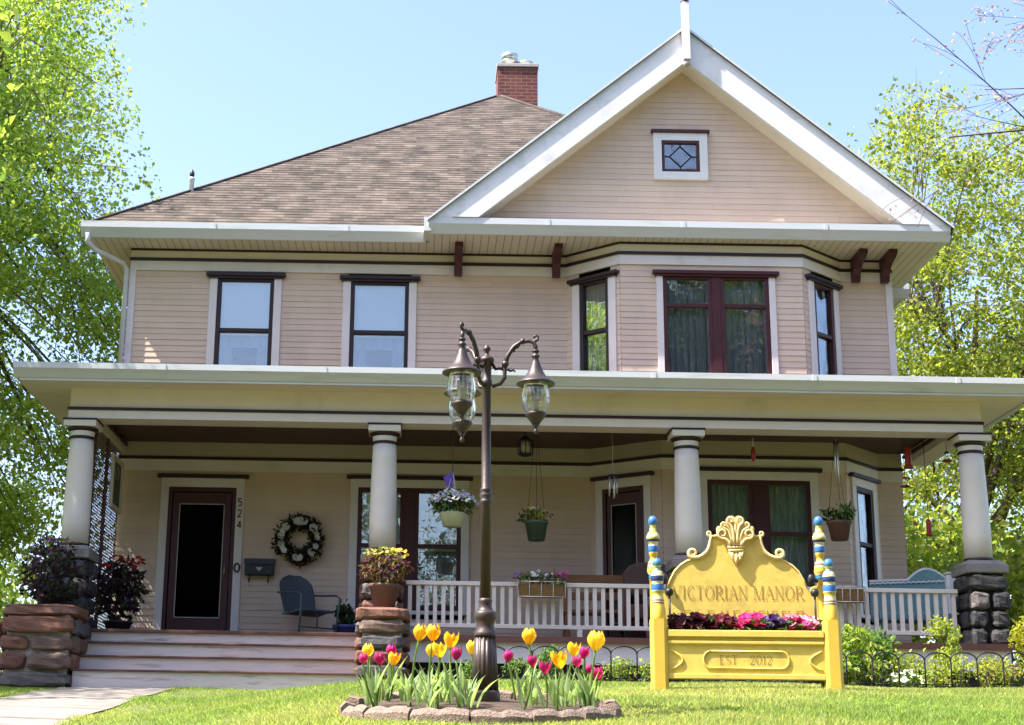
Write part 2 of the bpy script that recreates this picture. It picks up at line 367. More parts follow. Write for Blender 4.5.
# ---------------------------------------------------------------- ground
CAMZ = -.89
def smooth(t): t = np.clip(t, 0, 1); return t*t*(3-2*t)
LX = [-400, -4, 0, 3, 5.5, 6.5, 7.6, 8.35, 9.1, 10.3, 11.6, 13, 15.5, 17, 18, 500]; LZ = [-2.6, -2.6, -2.55, -2.0, -1.1, -.83, -.655, -.56, -.478, -.365, -.255, -.14, -.045, -.01, 0, 0]
PX_ = [-400, -4, 0, 7, 10, 12, 14, 16, 17, 18, 500]; PZ_ = [-2.6, -2.6, -2.5, -1.2, -.76, -.535, -.33, -.13, -.05, 0, 0]
def zg(x, y):
    x = np.asarray(x, float); y = np.asarray(y, float)
    w = smooth((x+2.5)/2.6); nl = np.interp(y, LX, LZ); npth = np.interp(y, PX_, PZ_)
    far = smooth((x+4.2)/-2.)*.06
    return npth*(1-w)+nl*w+far+.012*np.sin(x*2.3+y)*np.sin(y*1.7-x*.6)*(np.abs(x) < 20)
def z1(x, y): return float(zg(x, y))
def grid_sheet(name, xs, ys, fz, m):
    X, Y = np.meshgrid(xs, ys); Z = fz(X, Y); v = np.stack([X, Y, Z], -1).reshape(-1, 3); nx = len(xs); f = []
    for j in range(len(ys)-1):
        for i in range(nx-1): a = j*nx+i; f.append((a, a+1, a+1+nx, a+nx))
    me = bpy.data.meshes.new(name); me.from_pydata(v.tolist(), [], f); me.materials.append(M[m]); me.polygons.foreach_set('use_smooth', [True]*len(f))
    o = bpy.data.objects.new(name, me); COL.objects.link(o); return tag(o, kind='structure')
M['ground'] = mat('ground_turf', (.10, .11, .045), .95, .35, 3., .8, 40.)
xs = np.concatenate([[-900, -300, -100, -50, -25], np.arange(-14, 14.01, .25), [20, 30, 50, 100, 300, 900]])
ys = np.concatenate([[-400, -150, -60, -20, -8, -4], np.arange(-2, 18.6, .25), [22, 30, 45, 70, 120, 300, 900]])
def gz(x, y):                    # the lawn sheet dips a little under the walkway
    inp = (x > -3.8) & (x < -2.65) & (y < 17.1) & (y > -1)
    return zg(x, y)-np.where(inp, .05, 0)
grid_sheet('ground', xs, ys, gz, 'ground')
grid_sheet('path', np.linspace(-3.85, -2.6, 6), np.arange(5, 17.2, .25), lambda x, y: zg(x, y)+.012+.004*np.sin(x*7+y*3), 'path')
for k, y_ in enumerate((8.2, 9.45, 10.7, 11.95, 13.2, 14.45, 15.7)): grid_sheet('path_joint', np.linspace(-3.84, -2.61, 6), np.array([y_, y_+.025]), lambda x, y: zg(x, y)+.018+.004*np.sin(x*7+y*3), 'soil')
def mulch(name, x0, x1, y0, y1, dz=.03):
    return tag(grid_sheet(name, np.linspace(x0, x1, 40), np.linspace(y0, y1, 10), lambda x, y: zg(x, y)+dz+.02*np.sin(x*9)*np.sin(y*11), 'soil'), kind='structure')
mulch('ground_bed', -.05, 8.2, 15.75, 18.0)
# ---- grass blades
def grass():
    g = np.random.default_rng(3); n = 420000
    y = 6.6+(17.4-6.6)*g.random(n)**1.35; wl = -.31*y-.3; wr = .42*y+.3
    x = wl+(wr-wl)*g.random(n)
    ok = ~((x > -3.8) & (x < -2.65) & (y < 17.1)) & ~((y > 15.75) & (x > -.05)) & (((x-.325)**2+(y-8.35)**2) > .70**2) & ~((y > 17.0) & (x > -4.6) & (x < -.1))
    x, y = x[ok], y[ok]; n = len(x); z = zg(x, y)-.008
    h = .030*(.6+.7*g.random(n))*(1+.35*np.sin(x*1.9+3*np.sin(y*1.3))); a = g.random(n)*6.283; w = .0045+.003*g.random(n)
    lean = g.normal(size=(n, 2))*.022
    B = np.stack([x, y, z], -1); d = np.stack([np.cos(a), np.sin(a), 0*a], -1)*w[:, None]
    T = B+np.stack([lean[:, 0], lean[:, 1], h], -1); v = np.stack([B-d, B+d, T], 1).reshape(-1, 3)
    me = bpy.data.meshes.new('grass'); me.vertices.add(3*n); me.vertices.foreach_set('co', v.astype(np.float32).ravel())
    me.loops.add(3*n); me.loops.foreach_set('vertex_index', np.arange(3*n, dtype=np.int32)); me.polygons.add(n); me.polygons.foreach_set('loop_start', np.arange(n, dtype=np.int32)*3)
    base = np.array([.21, .31, .07]); dry = np.array([.47, .43, .18]); k = np.clip(.30+.35*np.sin(x*.9+1.7*np.sin(y*.8+1))+.3*np.sin(x*3.1+2*np.sin(y*2.3))*np.sin(y*2.7+x)+.3*g.normal(size=n), 0, 1)[:, None]
    c = (base*.92*(1-k*.75)+dry*k*.75)*(1+.2*g.normal(size=(n, 1))).clip(.5, 1.6); rgba = np.ones((n, 3, 4)); rgba[:, :, :3] = c[:, None, :]
    at = me.attributes.new('Col', 'FLOAT_COLOR', 'POINT'); at.data.foreach_set('color', rgba.astype(np.float32).ravel())
    me.materials.append(M['grassblade']); me.update(calc_edges=True)
    o = bpy.data.objects.new('grass', me); COL.objects.link(o); tag(o, 'short sunlit lawn grass sloping up to the flower beds', 'grass', kind='stuff')
grass()

# ---------------------------------------------------------------- house
H = thing('house', 'two storey tan clapboard house with white gable, brown shingle roof and columned front porch', 'house', (1.17, 25, 0))
Wy = 20.4; By = 19.8; By2 = 19.75; GX = 3.52; SL = .818
xL, xR = -4.05, 6.41
U0, U1 = 1.95, 5.72; UC0, UC1 = 2.61, 5.06       # upper bay: where it leaves the wall, its front corners
L0, L1 = 2.245, 6.08; LC0, LC1 = 3.10, 5.48      # lower bay
e = .082
def cut(spans, holes, va, vb):
    out = []
    for a, b in spans:
        segs = [(a, b)]
        for h0, h1, z0, z1_ in holes:
            if vb <= z0 or va >= z1_: continue
            ns = []
            for p, q in segs:
                if h1 <= p or h0 >= q: ns.append((p, q)); continue
                if h0 > p: ns.append((p, h0))
                if h1 < q: ns.append((h1, q))
            segs = ns
        out += segs
    return [(p, q, p, q) for p, q in out]
def frame(p0, p1):
    """local frame of a vertical wall from p0 to p1 (plan points): x along the wall, y inward, z up"""
    d = Vector((p1[0]-p0[0], p1[1]-p0[1], 0)); L = d.length; d.normalize(); n = Vector((-d.y, d.x, 0))
    X = Matrix(((d.x, n.x, 0, p0[0]), (d.y, n.y, 0, p0[1]), (0, 0, 1, 0), (0, 0, 0, 1)))
    return X, L
def wall_strips(mb, p0, p1, za, zb, holes):
    X, L = frame(p0, p1); d = X.to_3x3() @ Vector((1, 0, 0)); n = X.to_3x3() @ Vector((0, -1, 0))
    mb.strips((p0[0], p0[1], 0), d, (0, 0, 1), n, za, zb, e, lambda a, b: cut([(0, L)], holes, a, b), .009, SIDE)
wall = MB()
# main wall, upper storey and lower storey (holes in metres from the left corner)
UP0, UP1 = 3.9, 6.1; LO0, LO1 = .66, 3.4
wall_strips(wall, (xL, Wy), (U0, Wy), UP0, UP1, [(-2.90-xL, -2.05-xL, 4, 5.74), (-1.06-xL, -.19-xL, 4, 5.74)])
wall_strips(wall, (U1, Wy), (xR, Wy), UP0, UP1, [])
ub = [((U0, Wy), (UC0, By)), ((UC0, By), (UC1, By)), ((UC1, By), (U1, Wy))]
lb_ = [((L0, Wy), (LC0, By2)), ((LC0, By2), (LC1, By2)), ((LC1, By2), (L1, Wy))]
ulen = [frame(*q)[1] for q in ub]; llen = [frame(*q)[1] for q in lb_]
wall_strips(wall, *ub[0], UP0, UP1, [(.22, .74, 4, 5.72)])
wall_strips(wall, *ub[1], UP0, UP1, [(.55, 2.02, 4, 5.70)])
wall_strips(wall, *ub[2], UP0, UP1, [(.20, .72, 4, 5.72)])
wall_strips(wall, (xL, Wy), (L0, Wy), LO0, LO1, [(-3.40-xL, -2.44-xL, .6, 2.80), (-.90-xL, .58-xL, 1.1, 2.84)])
wall_strips(wall, (L1, Wy), (xR, Wy), LO0, LO1, [])
wall_strips(wall, *lb_[0], LO0, LO1, [(.16, .86, .6, 2.86)])
wall_strips(wall, *lb_[1], LO0, LO1, [(.56, 1.93, 1.1, 2.90)])
wall_strips(wall, *lb_[2], LO0, LO1, [(.20, .72, 1.1, 2.90)])
wall_strips(wall, (xL, 31.6), (xL, Wy), 0, UP1, []); wall_strips(wall, (xR, Wy), (xR, 31.6), 0, UP1, [])
W = wall.build('wall', 'siding', H)
gw = MB()
def gable_iv(va, vb):
    r = []
    ha = (8.72-va)/SL; hb = max((8.72-vb)/SL, 0)
    if ha <= 0: return r
    if va > 7.0-.02 and vb < 7.72: return [(-ha, -.36, -hb, -.36), (.27, ha, .27, hb)]
    return [(-ha, ha, -hb, hb)]
gw.strips((GX, By+.02, 0), (1, 0, 0), (0, 0, 1), (0, -1, 0), 6.28, 8.72, e, gable_iv, .009, SIDE)
gw.build('wall', 'siding', H)
# dark rooms behind the windows, rear wall, foundation
for q_ in ((xL+.02, xR-.02, 31.55, 31.6, 0, 6.1), (xL+.03, xR-.03, Wy+.9, Wy+.95, .6, 6.09), (xL+.06, xR-.06, Wy+.02, Wy+.9, 3.42, 3.6), (xL+.03, xL+.06, Wy+.02, Wy+.9, .6, 6.09), (xR-.06, xR-.03, Wy+.02, Wy+.9, .6, 6.09), (2.6, 4.4, 20.6, 20.65, 6.4, 8.4)):
    rm = MB(); rm.box(*q_); rm.build('inner_wall', 'interior', H)
fd = MB(); fd.box(xL+.02, xR-.02, Wy+.03, 31.5, -.2, .6); fd.build('foundation', 'concrete', H)
# corner boards and friezes
tr = MB()
def fr_board(mb, p0, p1, z0, z1_, out, t=.02, ext=0.):
    X, L = frame(p0, p1); mb.X = X; mb.box(-ext, L+ext, -out-t, -out, z0, z1_); mb.X = Matrix()
runs = [((xL-.02, Wy), (U0, Wy))]+ub+[((U1, Wy), (xR+.02, Wy))]
for a, b in runs:
    up = a[1] == b[1] == By
    fr_board(tr, a, b, 5.79, 5.925, .012, .016, .008)
fb = MB(); dk = MB()
for a, b in runs:
    fr_board(fb, a, b, 5.965, 6.095, .012, .014, .006)
    fr_board(dk, a, b, 5.925, 5.965, .008, .042, .018)
    fr_board(dk, a, b, 6.072, 6.098, .008, .034, .014)
for x in (xL-.012,): tr.box(x-.02, x+.07, Wy-.03, Wy+.06, 3.9, 5.79)
tr.box(xR-.06, xR+.03, Wy-.03, Wy+.06, 3.9, 5.79)
fb.build('cornice_band', 'cream', W); fb = MB()
lruns = [((xL, Wy), (L0, Wy))]+lb_+[((L1, Wy), (xR, Wy))]
for a, b in lruns:
    fr_board(tr, a, b, 2.985, 3.135, .012, .014, .006)
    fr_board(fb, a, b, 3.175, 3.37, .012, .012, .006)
    fr_board(dk, a, b, 3.135, 3.175, .008, .04, .016)
tr.build('frieze_board', 'trim', W); fb.build('porch_frieze', 'shaded_cream', W); dk.build('dark_moulding', 'dark', W)

# ---- windows
def window(X, u0, u1, za, zb, style, cas=.105, frame_m='dark', mull=0, rail=None, cap=True, curtain='lace', sill=True, glass='pane', label=None, cap_m='dark', inset=0.):
    """u0..u1, za..zb: the opening; casing round it"""
    c = MB(X); c.box(u0-cas, u0, -.035, .03, za-.02, zb); c.box(u1, u1+cas, -.035, .03, za-.02, zb)
    if style != 'full': c.box(u0-cas, u1+cas, -.02, .03, zb, zb+.03)
    if style == 'full': c.box(u0-cas, u1+cas, -.036, .03, zb, zb+.11); c.box(u0-cas, u1+cas, -.05, .04, za-.07, za-.02)
    w = c.build('window', 'trim', H, .004)
    if label: w['label'] = label
    zt = zb+(.11 if style == 'full' else 0)
    if cap: k = MB(X); k.box(u0-cas-.05, u1+cas+.05, -.085, .02, zt, zt+.045); k.box(u0-cas-.02, u1+cas+.02, -.06, .02, zt-.03, zt-.001) if style != 'full' else None; k.build('head_moulding', cap_m, w)
    s = MB(X); fw = .055
    cols = [(u0, u1)] if not mull else [(u0, (u0+u1)/2-mull/2), ((u0+u1)/2+mull/2, u1)]
    if mull: s.box((u0+u1)/2-mull/2, (u0+u1)/2+mull/2, -.03, .05, za, zb)
    r = rail if rail else (za+zb)/2
    for a, b in cols:
        s.box(a, a+fw, -.022, .05, za, zb); s.box(b-fw, b, -.022, .05, za, zb); s.box(a+fw, b-fw, -.021, .05, zb-fw*1.1, zb); s.box(a+fw, b-fw, -.021, .05, za, za+fw)
        s.box(a+fw, b-fw, -.012, .055, r-.025, r+.025)
    s.build('sash', frame_m, w, .003)
    g = MB(X)
    for a, b in cols: g.box(a+fw-.005, b-fw+.005, .020, .024, r, zb-.03); g.box(a+fw-.005, b-fw+.005, .034, .038, za+.03, r)
    g.build('pane', glass, w)
    if curtain:
        cu = MB(X)
        if curtain == 'shade':
            cu.box(u0+.02, u1-.02, .056, .06, r-.06, zb); cu.build('roller_shade', 'shade', w)
            d = MB(X); n = 26
            for a, b in ((u0+.02, u0+.02+(u1-u0)*.25), (u1-.02-(u1-u0)*.25, u1-.02), (u0+.02, u1-.02)):
                full = (b-a) > (u1-u0)*.5; z0, z1_ = (r-.22, r-.02) if full else (za, r-.04)
                for i in range(n):
                    x0, x1 = a+(b-a)*i/n, a+(b-a)*(i+1)/n; y0, y1 = .115+.012*math.sin(i*1.3), .115+.012*math.sin((i+1)*1.3)
                    d.poly([(x0, y0, z0), (x1, y1, z0), (x1, y1-.002, z1_), (x0, y0-.002, z1_)])
            d.build('curtain', 'drape', w)
        else:
            for a, b in cols:
                n = 40
                for i in range(n):
                    x0, x1 = a+(b-a)*i/n, a+(b-a)*(i+1)/n; y0, y1 = .12+.02*math.sin(i*.9)+.01*math.sin(i*2.1), .12+.02*math.sin((i+1)*.9)+.01*math.sin((i+1)*2.1)
                    cu.poly([(x0, y0, za), (x1, y1, za), (x1, y1, zb), (x0, y0, zb)])
            cu.build('curtain', curtain, w)
    return w
XM = frame((xL, Wy), (xR, Wy))[0]
window(XM, -2.862-xL, -2.08-xL, 4.05, 5.715, '', rail=4.955, curtain='shade', label='upstairs window over the front door')
window(XM, -1.024-xL, -.222-xL, 4.05, 5.70, '', rail=4.955, curtain='shade', label='upstairs window left of the lamp post')
XU = [frame(*q)[0] for q in ub]; XB = [frame(*q)[0] for q in lb_]
window(XU[0], .235, .715, 4.05, 5.66, '', rail=4.93, curtain='drape', cas=.12, label='narrow window in the angled left side of the upstairs bay')  # drape added to give the pane the grey of reflections
window(XU[1], .57, 1.99, 4.05, 5.655, '', frame_m='maroon', mull=.11, rail=5.23, curtain='drape', cas=.085, cap_m='maroon', label='wide maroon double window in the upstairs bay')  # drapes added here too, their grey imitates reflections in the glass
window(XU[2], .22, .69, 4.05, 5.66, '', frame_m='maroon', rail=4.93, curtain='drape', cas=.11, label='narrow window in the angled right side of the upstairs bay')
window(XM, -.845-xL, .525-xL, 1.2, 2.80, 'full', frame_m='maroon', mull=.14, rail=2.03, curtain='shade', label='porch double window behind the second column')
window(XB[1], .58, 1.91, 1.2, 2.86, 'full', frame_m='maroon', mull=.16, rail=2.17, curtain='lace', label='porch double window with lace behind the yellow bed')
window(XB[2], .22, .68, 1.2, 2.84, 'full', frame_m='dark', rail=2.1, curtain='lace', cas=.10, label='narrow porch window on the right side of the bay')
# attic window
a = MB(); x0, x1, z0, z1_ = 3.10, 3.84, 7.02, 7.70
for b in ((x0, x0+.11, z0, z1_), (x1-.11, x1, z0, z1_), (x0+.11, x1-.11, z1_-.11, z1_), (x0+.11, x1-.11, z0, z0+.11)): a.box(b[0], b[1], By-.03, By+.05, b[2], b[3])
aw = a.build('window', 'white', H, .004); aw['label'] = 'small square attic window with diamond leading'
k = MB(); k.box(x0-.03, x1+.03, By-.06, By+.04, z1_+.002, z1_+.04); k.build('head_moulding', 'maroon', aw)
s = MB(); p0, p1, q0, q1 = x0+.11, x1-.11, z0+.11, z1_-.11
for b in ((p0, p0+.04, q0, q1), (p1-.04, p1, q0, q1), (p0+.04, p1-.04, q1-.04, q1), (p0+.04, p1-.04, q0, q0+.04)): s.box(b[0], b[1], By-.02, By+.05, b[2], b[3])
s.build('sash', 'maroon', aw)
s = MB(); cx, cz, d = (p0+p1)/2, (q0+q1)/2, .15; pts = [(cx, cz+d), (cx+d, cz), (cx, cz-d), (cx-d, cz)]
for i in range(4): A, B = pts[i], pts[(i+1) % 4]; s.tube([(A[0], By+.005, A[1]), (B[0], By+.005, B[1])], .009, 5)
for A, B in (((cx, q0), (cx, cz-d)), ((cx, cz+d), (cx, q1)), ((p0, cz), (cx-d, cz)), ((cx+d, cz), (p1, cz))): s.tube([(A[0], By+.005, A[1]), (B[0], By+.005, B[1])], .008, 5)
s.build('leading', 'black', aw)
g = MB(); g.box(p0+.03, p1-.03, By+.01, By+.014, q0+.03, q1-.03); g.build('pane', 'pane', aw)
g = MB(); g.box(p0, p1, By+.10, By+.12, q0, q1); g.build('backing', 'interior', aw)

# ---- front door and bay door
def door(X, u0, u1, zt, cas, number=False, label=None):
    c = MB(X); c.box(u0-cas, u0, -.04, .04, .67, zt); c.box(u1, u1+cas, -.04, .04, .67, zt); c.box(u0-cas, u1+cas, -.042, .04, zt, zt+.12)
    d = c.build('door', 'trim', H, .004); d['label'] = label
    k = MB(X); k.box(u0-cas-.05, u1+cas+.05, -.085, .02, zt+.12, zt+.165); k.build('head_moulding', 'dark', d)
    s = MB(X); w = u1-u0; fw = .10*w
    s.box(u0, u0+.05, -.03, .05, .68, zt-.001); s.box(u1-.05, u1, -.03, .05, .68, zt-.001); s.box(u0+.05, u1-.05, -.03, .05, zt-.06, zt-.002)
    a0, a1 = u0+.06, u1-.06; b0, b1 = a0+fw, a1-fw; zb = .68+.36
    s.box(a0, b0, -.012, .03, .70, zt-.07); s.box(b1, a1, -.012, .03, .70, zt-.07); s.box(b0, b1, -.012, .03, zt-.22, zt-.07); s.box(b0, b1, -.012, .03, .70, zb)
    s.build('door_panel', 'maroon', d, .004)
    be = MB(X)
    for q in ((b0, b0+.012, zb, zt-.22), (b1-.012, b1, zb, zt-.22), (b0, b1, zt-.232, zt-.22), (b0, b1, zb, zb+.012)): be.box(q[0], q[1], -.018, -.011, q[2], q[3])
    be.build('glass_bead', 'string', d)
    g = MB(X); g.box(b0, b1, .002, .006, zb, zt-.22); g.build('pane', 'storm', d)
    g = MB(X); g.box(u0+.05, u1-.05, .16, .2, .7, zt-.06); g.build('inner_panel', 'dark', d)
    h = MB(X); h.tube([(a1-.05, -.012, 1.58), (a1-.05, -.06, 1.6), (a1-.05, -.06, 1.72), (a1-.05, -.012, 1.74)], .009, 6); h.build('handle', 'gold', d)
    return d
fdoor = door(XM, -3.362-xL, -2.462-xL, 2.765, .105, True, 'maroon front storm door with a full dark glass panel')
door(XB[0], .20, .82, 2.80, .10, label='dark porch door on the angled left side of the bay')
# house number and knocker plate on the right door casing
DIG = {'5': [(.9, 1, .1, 1), (.1, 1, .1, .55), (.1, .55, .7, .58), (.7, .58, .92, .4), (.92, .4, .9, .15), (.9, .15, .6, 0), (.6, 0, .1, .05)],
       '2': [(.1, .8, .3, 1), (.3, 1, .7, 1), (.7, 1, .9, .8), (.9, .8, .85, .6), (.85, .6, .08, 0), (.08, 0, .95, 0)], '4': [(.75, 0, .75, 1), (.75, 1, .05, .3), (.05, .3, 1, .3)]}
for ch, z in (('5', 2.52), ('2', 2.37), ('4', 2.22)):
    nb = MB()
    for a in DIG[ch]: nb.tube([(-2.455+.02+a[0]*.055, Wy-.048, z+a[1]*.095), (-2.455+.02+a[2]*.055, Wy-.048, z+a[3]*.095)], .007, 5)
    nb.build('house_number', 'iron', fdoor)
nb = MB(); nb.X = Matrix.Translation((-2.41, Wy-.05, 1.70)) @ Matrix.Rotation(R(90), 4, 'X')
nb.tube([(.035*math.cos(t), .055*math.sin(t), 0) for t in [k*math.pi/8 for k in range(17)]], .012, 6); nb.build('doorbell', 'iron', fdoor)

# ---- eaves, gutters, roof
ev = MB(); ev.box(-4.56, .045, 19.94, 31.9, 6.10, 6.16); ev.box(.045, 6.93, 19.58, 21.55, 6.10, 6.16); ev.box(.045, 6.43, 21.55, 31.9, 6.10, 6.16)
ev.build('soffit', 'soffit', H)
GUT = [(0, 0), (.03, 0), (.075, .07), (.11, .12), (.11, .205), (.095, .205), (.095, .19), (0, .19)]
GUTP = [(0, 0), (.03, 0), (.075, .06), (.11, .10), (.11, .17), (.095, .17), (.095, .155), (0, .155)]     # depth outwards, height
def gutter_y(mb, x0, x1, yb, z, G=None): mb.prism_x([(yb-d, z+h) for d, h in (G or GUT)][::-1], x0, x1)
gt = MB(); gutter_y(gt, -4.68, .0, 19.938, 6.096); gutter_y(gt, .03, 6.99, 19.578, 6.096)
gt.box(-.03, .07, 19.50, 19.93, 6.12, 6.315); gt.box(-4.60, -4.56, 19.95, 31.9, 6.12, 6.29); gt.box(6.93, 6.97, 19.58, 21.6, 6.10, 6.285)
gt.build('gutter', 'gutter', H)
for xs_, yb_, z_, G_ in (((-2.9, -1.1), 19.938, 6.096, GUT), ((1.6, 3.4, 5.3), 19.578, 6.096, GUT), ((-3.1, -1.2, .9, 2.7, 4.6, 6.3), 17.86, 3.595, GUTP)):
    for x_ in xs_: sm_ = MB(); sm_.prism_x([(yb_-d*1.03-.003, z_+h-.003) for d, h in G_][::-1], x_, x_+.05); sm_.build('gutter_seam', 'gutter', H)
ec = MB(); ec.box(6.985, 6.999, 19.455, 19.50, 6.17, 6.25); ec.build('gutter_outlet', 'black', H)
ds = MB(); ds.tube([(-4.58, 19.86, 6.14), (-4.58, 19.9, 6.02), (-4.50, 19.98, 5.94), (-4.17, 20.30, 5.86), (-4.12, 20.34, 5.78), (-4.12, 20.34, 3.9)], .036, 8); ds.build('downspout', 'gutter', H)
# rear bay cornice on the right side
rb = MB(); rb.box(6.43, 7.05, 21.95, 23.6, 6.02, 6.06); rb.build('soffit', 'soffit', H)
rb = MB(); gutter_y(rb, 6.40, 7.16, 21.95, 6.05); rb.box(7.05, 7.12, 21.96, 23.6, 6.05, 6.2); rb.build('gutter', 'gutter', H)
rb = MB(); rb.poly([(6.3, 21.9, 6.21), (7.15, 21.9, 6.21), (6.3, 22.9, 6.8)]); rb.poly([(7.15, 21.9, 6.21), (7.15, 23.7, 6.21), (6.3, 22.9, 6.8)]); rf = MB()
ax, ay, az = 1.26, 25.78, 6.245+.797*5.88
c_, s_ = 1/math.hypot(1, .797), .797/math.hypot(1, .797); SLn = math.hypot(1, .797)
def main_iv(va, vb):
    def ab(v):
        d = v*c_; lo = -4.66+d; hi = min(.03+d+.25, 2*ax+4.66-d)
        return lo, max(hi, lo)
    a0, a1 = ab(va); b0, b1 = ab(vb); return [(a0, a1, b0, b1)]
rf.strips((0, 19.86, 6.245), (1, 0, 0), (0, c_, s_), (0, -s_, c_), 0, 5.92/c_, .118, main_iv, .007)
zt = az
def q(mb, pts): mb.poly(pts)
q(rf, [(-4.66, 31.9, 6.245), (-4.66, 19.86, 6.245), (ax, ay, az), (ax, ay+.5, az)])
q(rf, [(7.0, 21.4, 6.225), (7.0, 31.9, 6.225), (ax, ay+.5, az), (ax, ay, az), (3.63, 23.4, 9.0)])
q(rf, [(7.0, 31.9, 6.245), (-4.66, 31.9, 6.245), (ax, ay+.5, az)])
rf.poly([(6.3, 21.9, 6.21), (7.15, 21.9, 6.21), (6.3, 22.9, 6.8)]); rf.poly([(7.15, 21.9, 6.21), (7.15, 23.7, 6.21), (6.3, 22.9, 6.8)])
for sx in (-1, 1):                              # gable roof slabs
    t = .03
    A = [(GX, 9.14), (GX+sx*3.5, 9.14-SL*3.5)]; yb = 23.5
    pts = [(A[0][0], A[0][1]), (A[1][0], A[1][1]), (A[1][0], A[1][1]-t), (A[0][0], A[0][1]-t)]
    rf.prism_y(pts if sx > 0 else pts[::-1], 19.43, yb)
hip = [(-4.66+d, 19.86+d, 6.265+.797*d) for d in np.linspace(0, 5.88, 24)]
rf.tube(hip, .018, 6); rf.tube([(ax, ay, az+.01), (ax, ay+.5, az+.01)], .04, 6); rf.tube([(2*ax+4.66-d, 19.86+d, 6.255+.797*d) for d in np.linspace(3.4, 5.88, 10)], .035, 6)
RF = rf.build('roof', 'shingle', H)
fl = MB()                                        # flashing strip along the valley
fl.tube([(.1+d, 20.02+d, 6.30+.797*d) for d in np.linspace(0, 3.2, 12)], .03, 5); fl.build('valley_flashing', 'tin', RF)
# boxed rake: upper crown set back, lower fascia
rk = MB()
def rake_band(mb, sx, o0, o1, y0, y1):          # vertical offsets below the roof line
    zt0, zt1 = 9.14-.032-o0, 9.14-.032-o1; zc = 6.305
    def xat(z0): return (z0-zc)/SL
    pts = [(GX, zt0), (GX, zt1), (GX+sx*xat(zt1), zc), (GX+sx*xat(zt0), zc)]
    mb.prism_y(pts if sx < 0 else pts[::-1], y0, y1)
for sx in (-1, 1):
    rake_band(rk, sx, 0, .20, 19.47, 19.52); rake_band(rk, sx, .202, .49, 19.452, 19.52)
rk.build('rake_fascia', 'white', H)
de = MB()
for sx in (-1, 1): de.prism_y([(GX, 9.142), (GX, 9.106), (GX+sx*3.502, 9.106-SL*3.502), (GX+sx*3.502, 9.142-SL*3.502)][::(1 if sx < 0 else -1)], 19.422, 19.429)
de.build('drip_edge', 'gutter', H)
rs = MB()
for sx in (-1, 1): rake_band(rs, sx, .45, .485, 19.521, By+.04)
rs.build('soffit', 'cream', H)
fi = MB(); fi.box(GX-.05, GX+.05, 19.33, 19.428, 8.60, 9.46); fi.frustum(GX, 19.38, 9.60, 9.95, .035, .035, .02, .02)
FI = fi.build('finial', 'white', H, .006)
fi = MB(); fi.ball((GX, 19.385, 8.55), .05, 10); fi.frustum(GX, 19.385, 8.57, 8.60, .03, .03, .04, .04); fi.build('drop_ball', 'concrete', FI)
fi = MB(); fi.lathe([(.05, 9.46), (.062, 9.48), (.03, 9.50), (.05, 9.53), (.052, 9.56), (.03, 9.60)], (GX, 19.38, 0), 14); fi.build('turned_collar', 'maroon', FI)
# chimney: sub-part of the roof
ch = MB(); ch.box(1.27, 2.00, 26.15, 26.85, 10.4, 11.72); CH = ch.build('chimney', 'brick', RF)
# cap and flues belong to the chimney mesh by look but are their own sub-parts of the roof
ch = MB(); ch.box(1.25, 2.02, 26.12, 26.88, 11.72, 11.79); ch.build('chimney_cap', 'concrete', RF, .01)
ch = MB(); ch.lathe([(.10, 0), (.10, .13), (.16, .15), (.17, .17), (.06, .20), (.15, .22), (.16, .30), (.12, .33), (0, .335)], (1.50, 26.45, 11.79), 14); ch.lathe([(.09, 0), (.09, .10), (.15, .12), (.15, .15), (.06, .18), (0, .18)], (1.80, 26.45, 11.79), 14); ch.build('flue', 'tin', RF)
vp = MB(); vp.lathe([(.036, -.3), (.036, .25), (.045, .26), (.045, .28), (.028, .30)], (-3.42, 21.12, 7.16), 10); vp.build('vent_pipe', 'white', RF)
vp = MB(); vp.lathe([(.022, .30), (.036, .33), (.034, .37), (.014, .41), (0, .43)], (-3.42, 21.12, 7.16), 10); vp.build('vent_cap', 'iron', RF)
# brackets under the gable eave
for x in (.45, 1.80, 5.93, 6.33):
    b = MB(); b.prism_x([(20.36, 6.098), (19.86, 6.098), (19.86, 6.03), (19.95, 6.0), (20.10, 5.97), (20.2, 5.92), (20.26, 5.84), (20.27, 5.76), (20.36, 5.76)], x-.055, x+.055); b.build('bracket', 'maroon', H, .006)

# ---------------------------------------------------------------- porch (part of the house)
pf = MB(); pf.box(-4.30, 6.82, 17.99, Wy-.005, .60, .67); PF = pf.build('porch_floor', 'floorpaint', H)
sk = MB(); sk.box(-.6, 6.80, 18.04, 18.08, .36, .60); sk.box(-4.3, -3.75, 18.04, 18.08, .1, .6); sk.build('skirt_board', 'white', PF)
sk = MB(); sk.box(-.6, 6.78, 18.10, 18.14, -.1, .36); sk.build('crawl_space_dark', 'black', PF)  # black sheet stands in for the dark gap below the skirt
pr = MB(); pr.poly([(-4.83, 17.80, 3.75), (7.35, 17.80, 3.75), (7.35, Wy, 4.2), (-4.83, Wy, 4.2)]); pr.poly([(-4.83, 17.8, 3.62), (-4.83, Wy, 3.62), (-4.83, Wy, 4.2), (-4.83, 17.8, 3.75)]); pr.build('porch_roof', 'shingle', H)
ps = MB(); ps.box(-4.84, 7.26, 17.85, Wy-.03, 3.585, 3.605); ps.build('soffit', 'cream', H)
pg = MB(); gutter_y(pg, -4.86, 7.40, 17.86, 3.595, GUTP); pg.box(-4.79, 7.30, 17.845, 17.87, 3.565, 3.595); pg.box(-4.86, -4.80, 17.87, Wy, 3.60, 3.77); pg.box(7.27, 7.34, 17.87, Wy, 3.57, 3.77); pg.build('gutter', 'gutter', H)
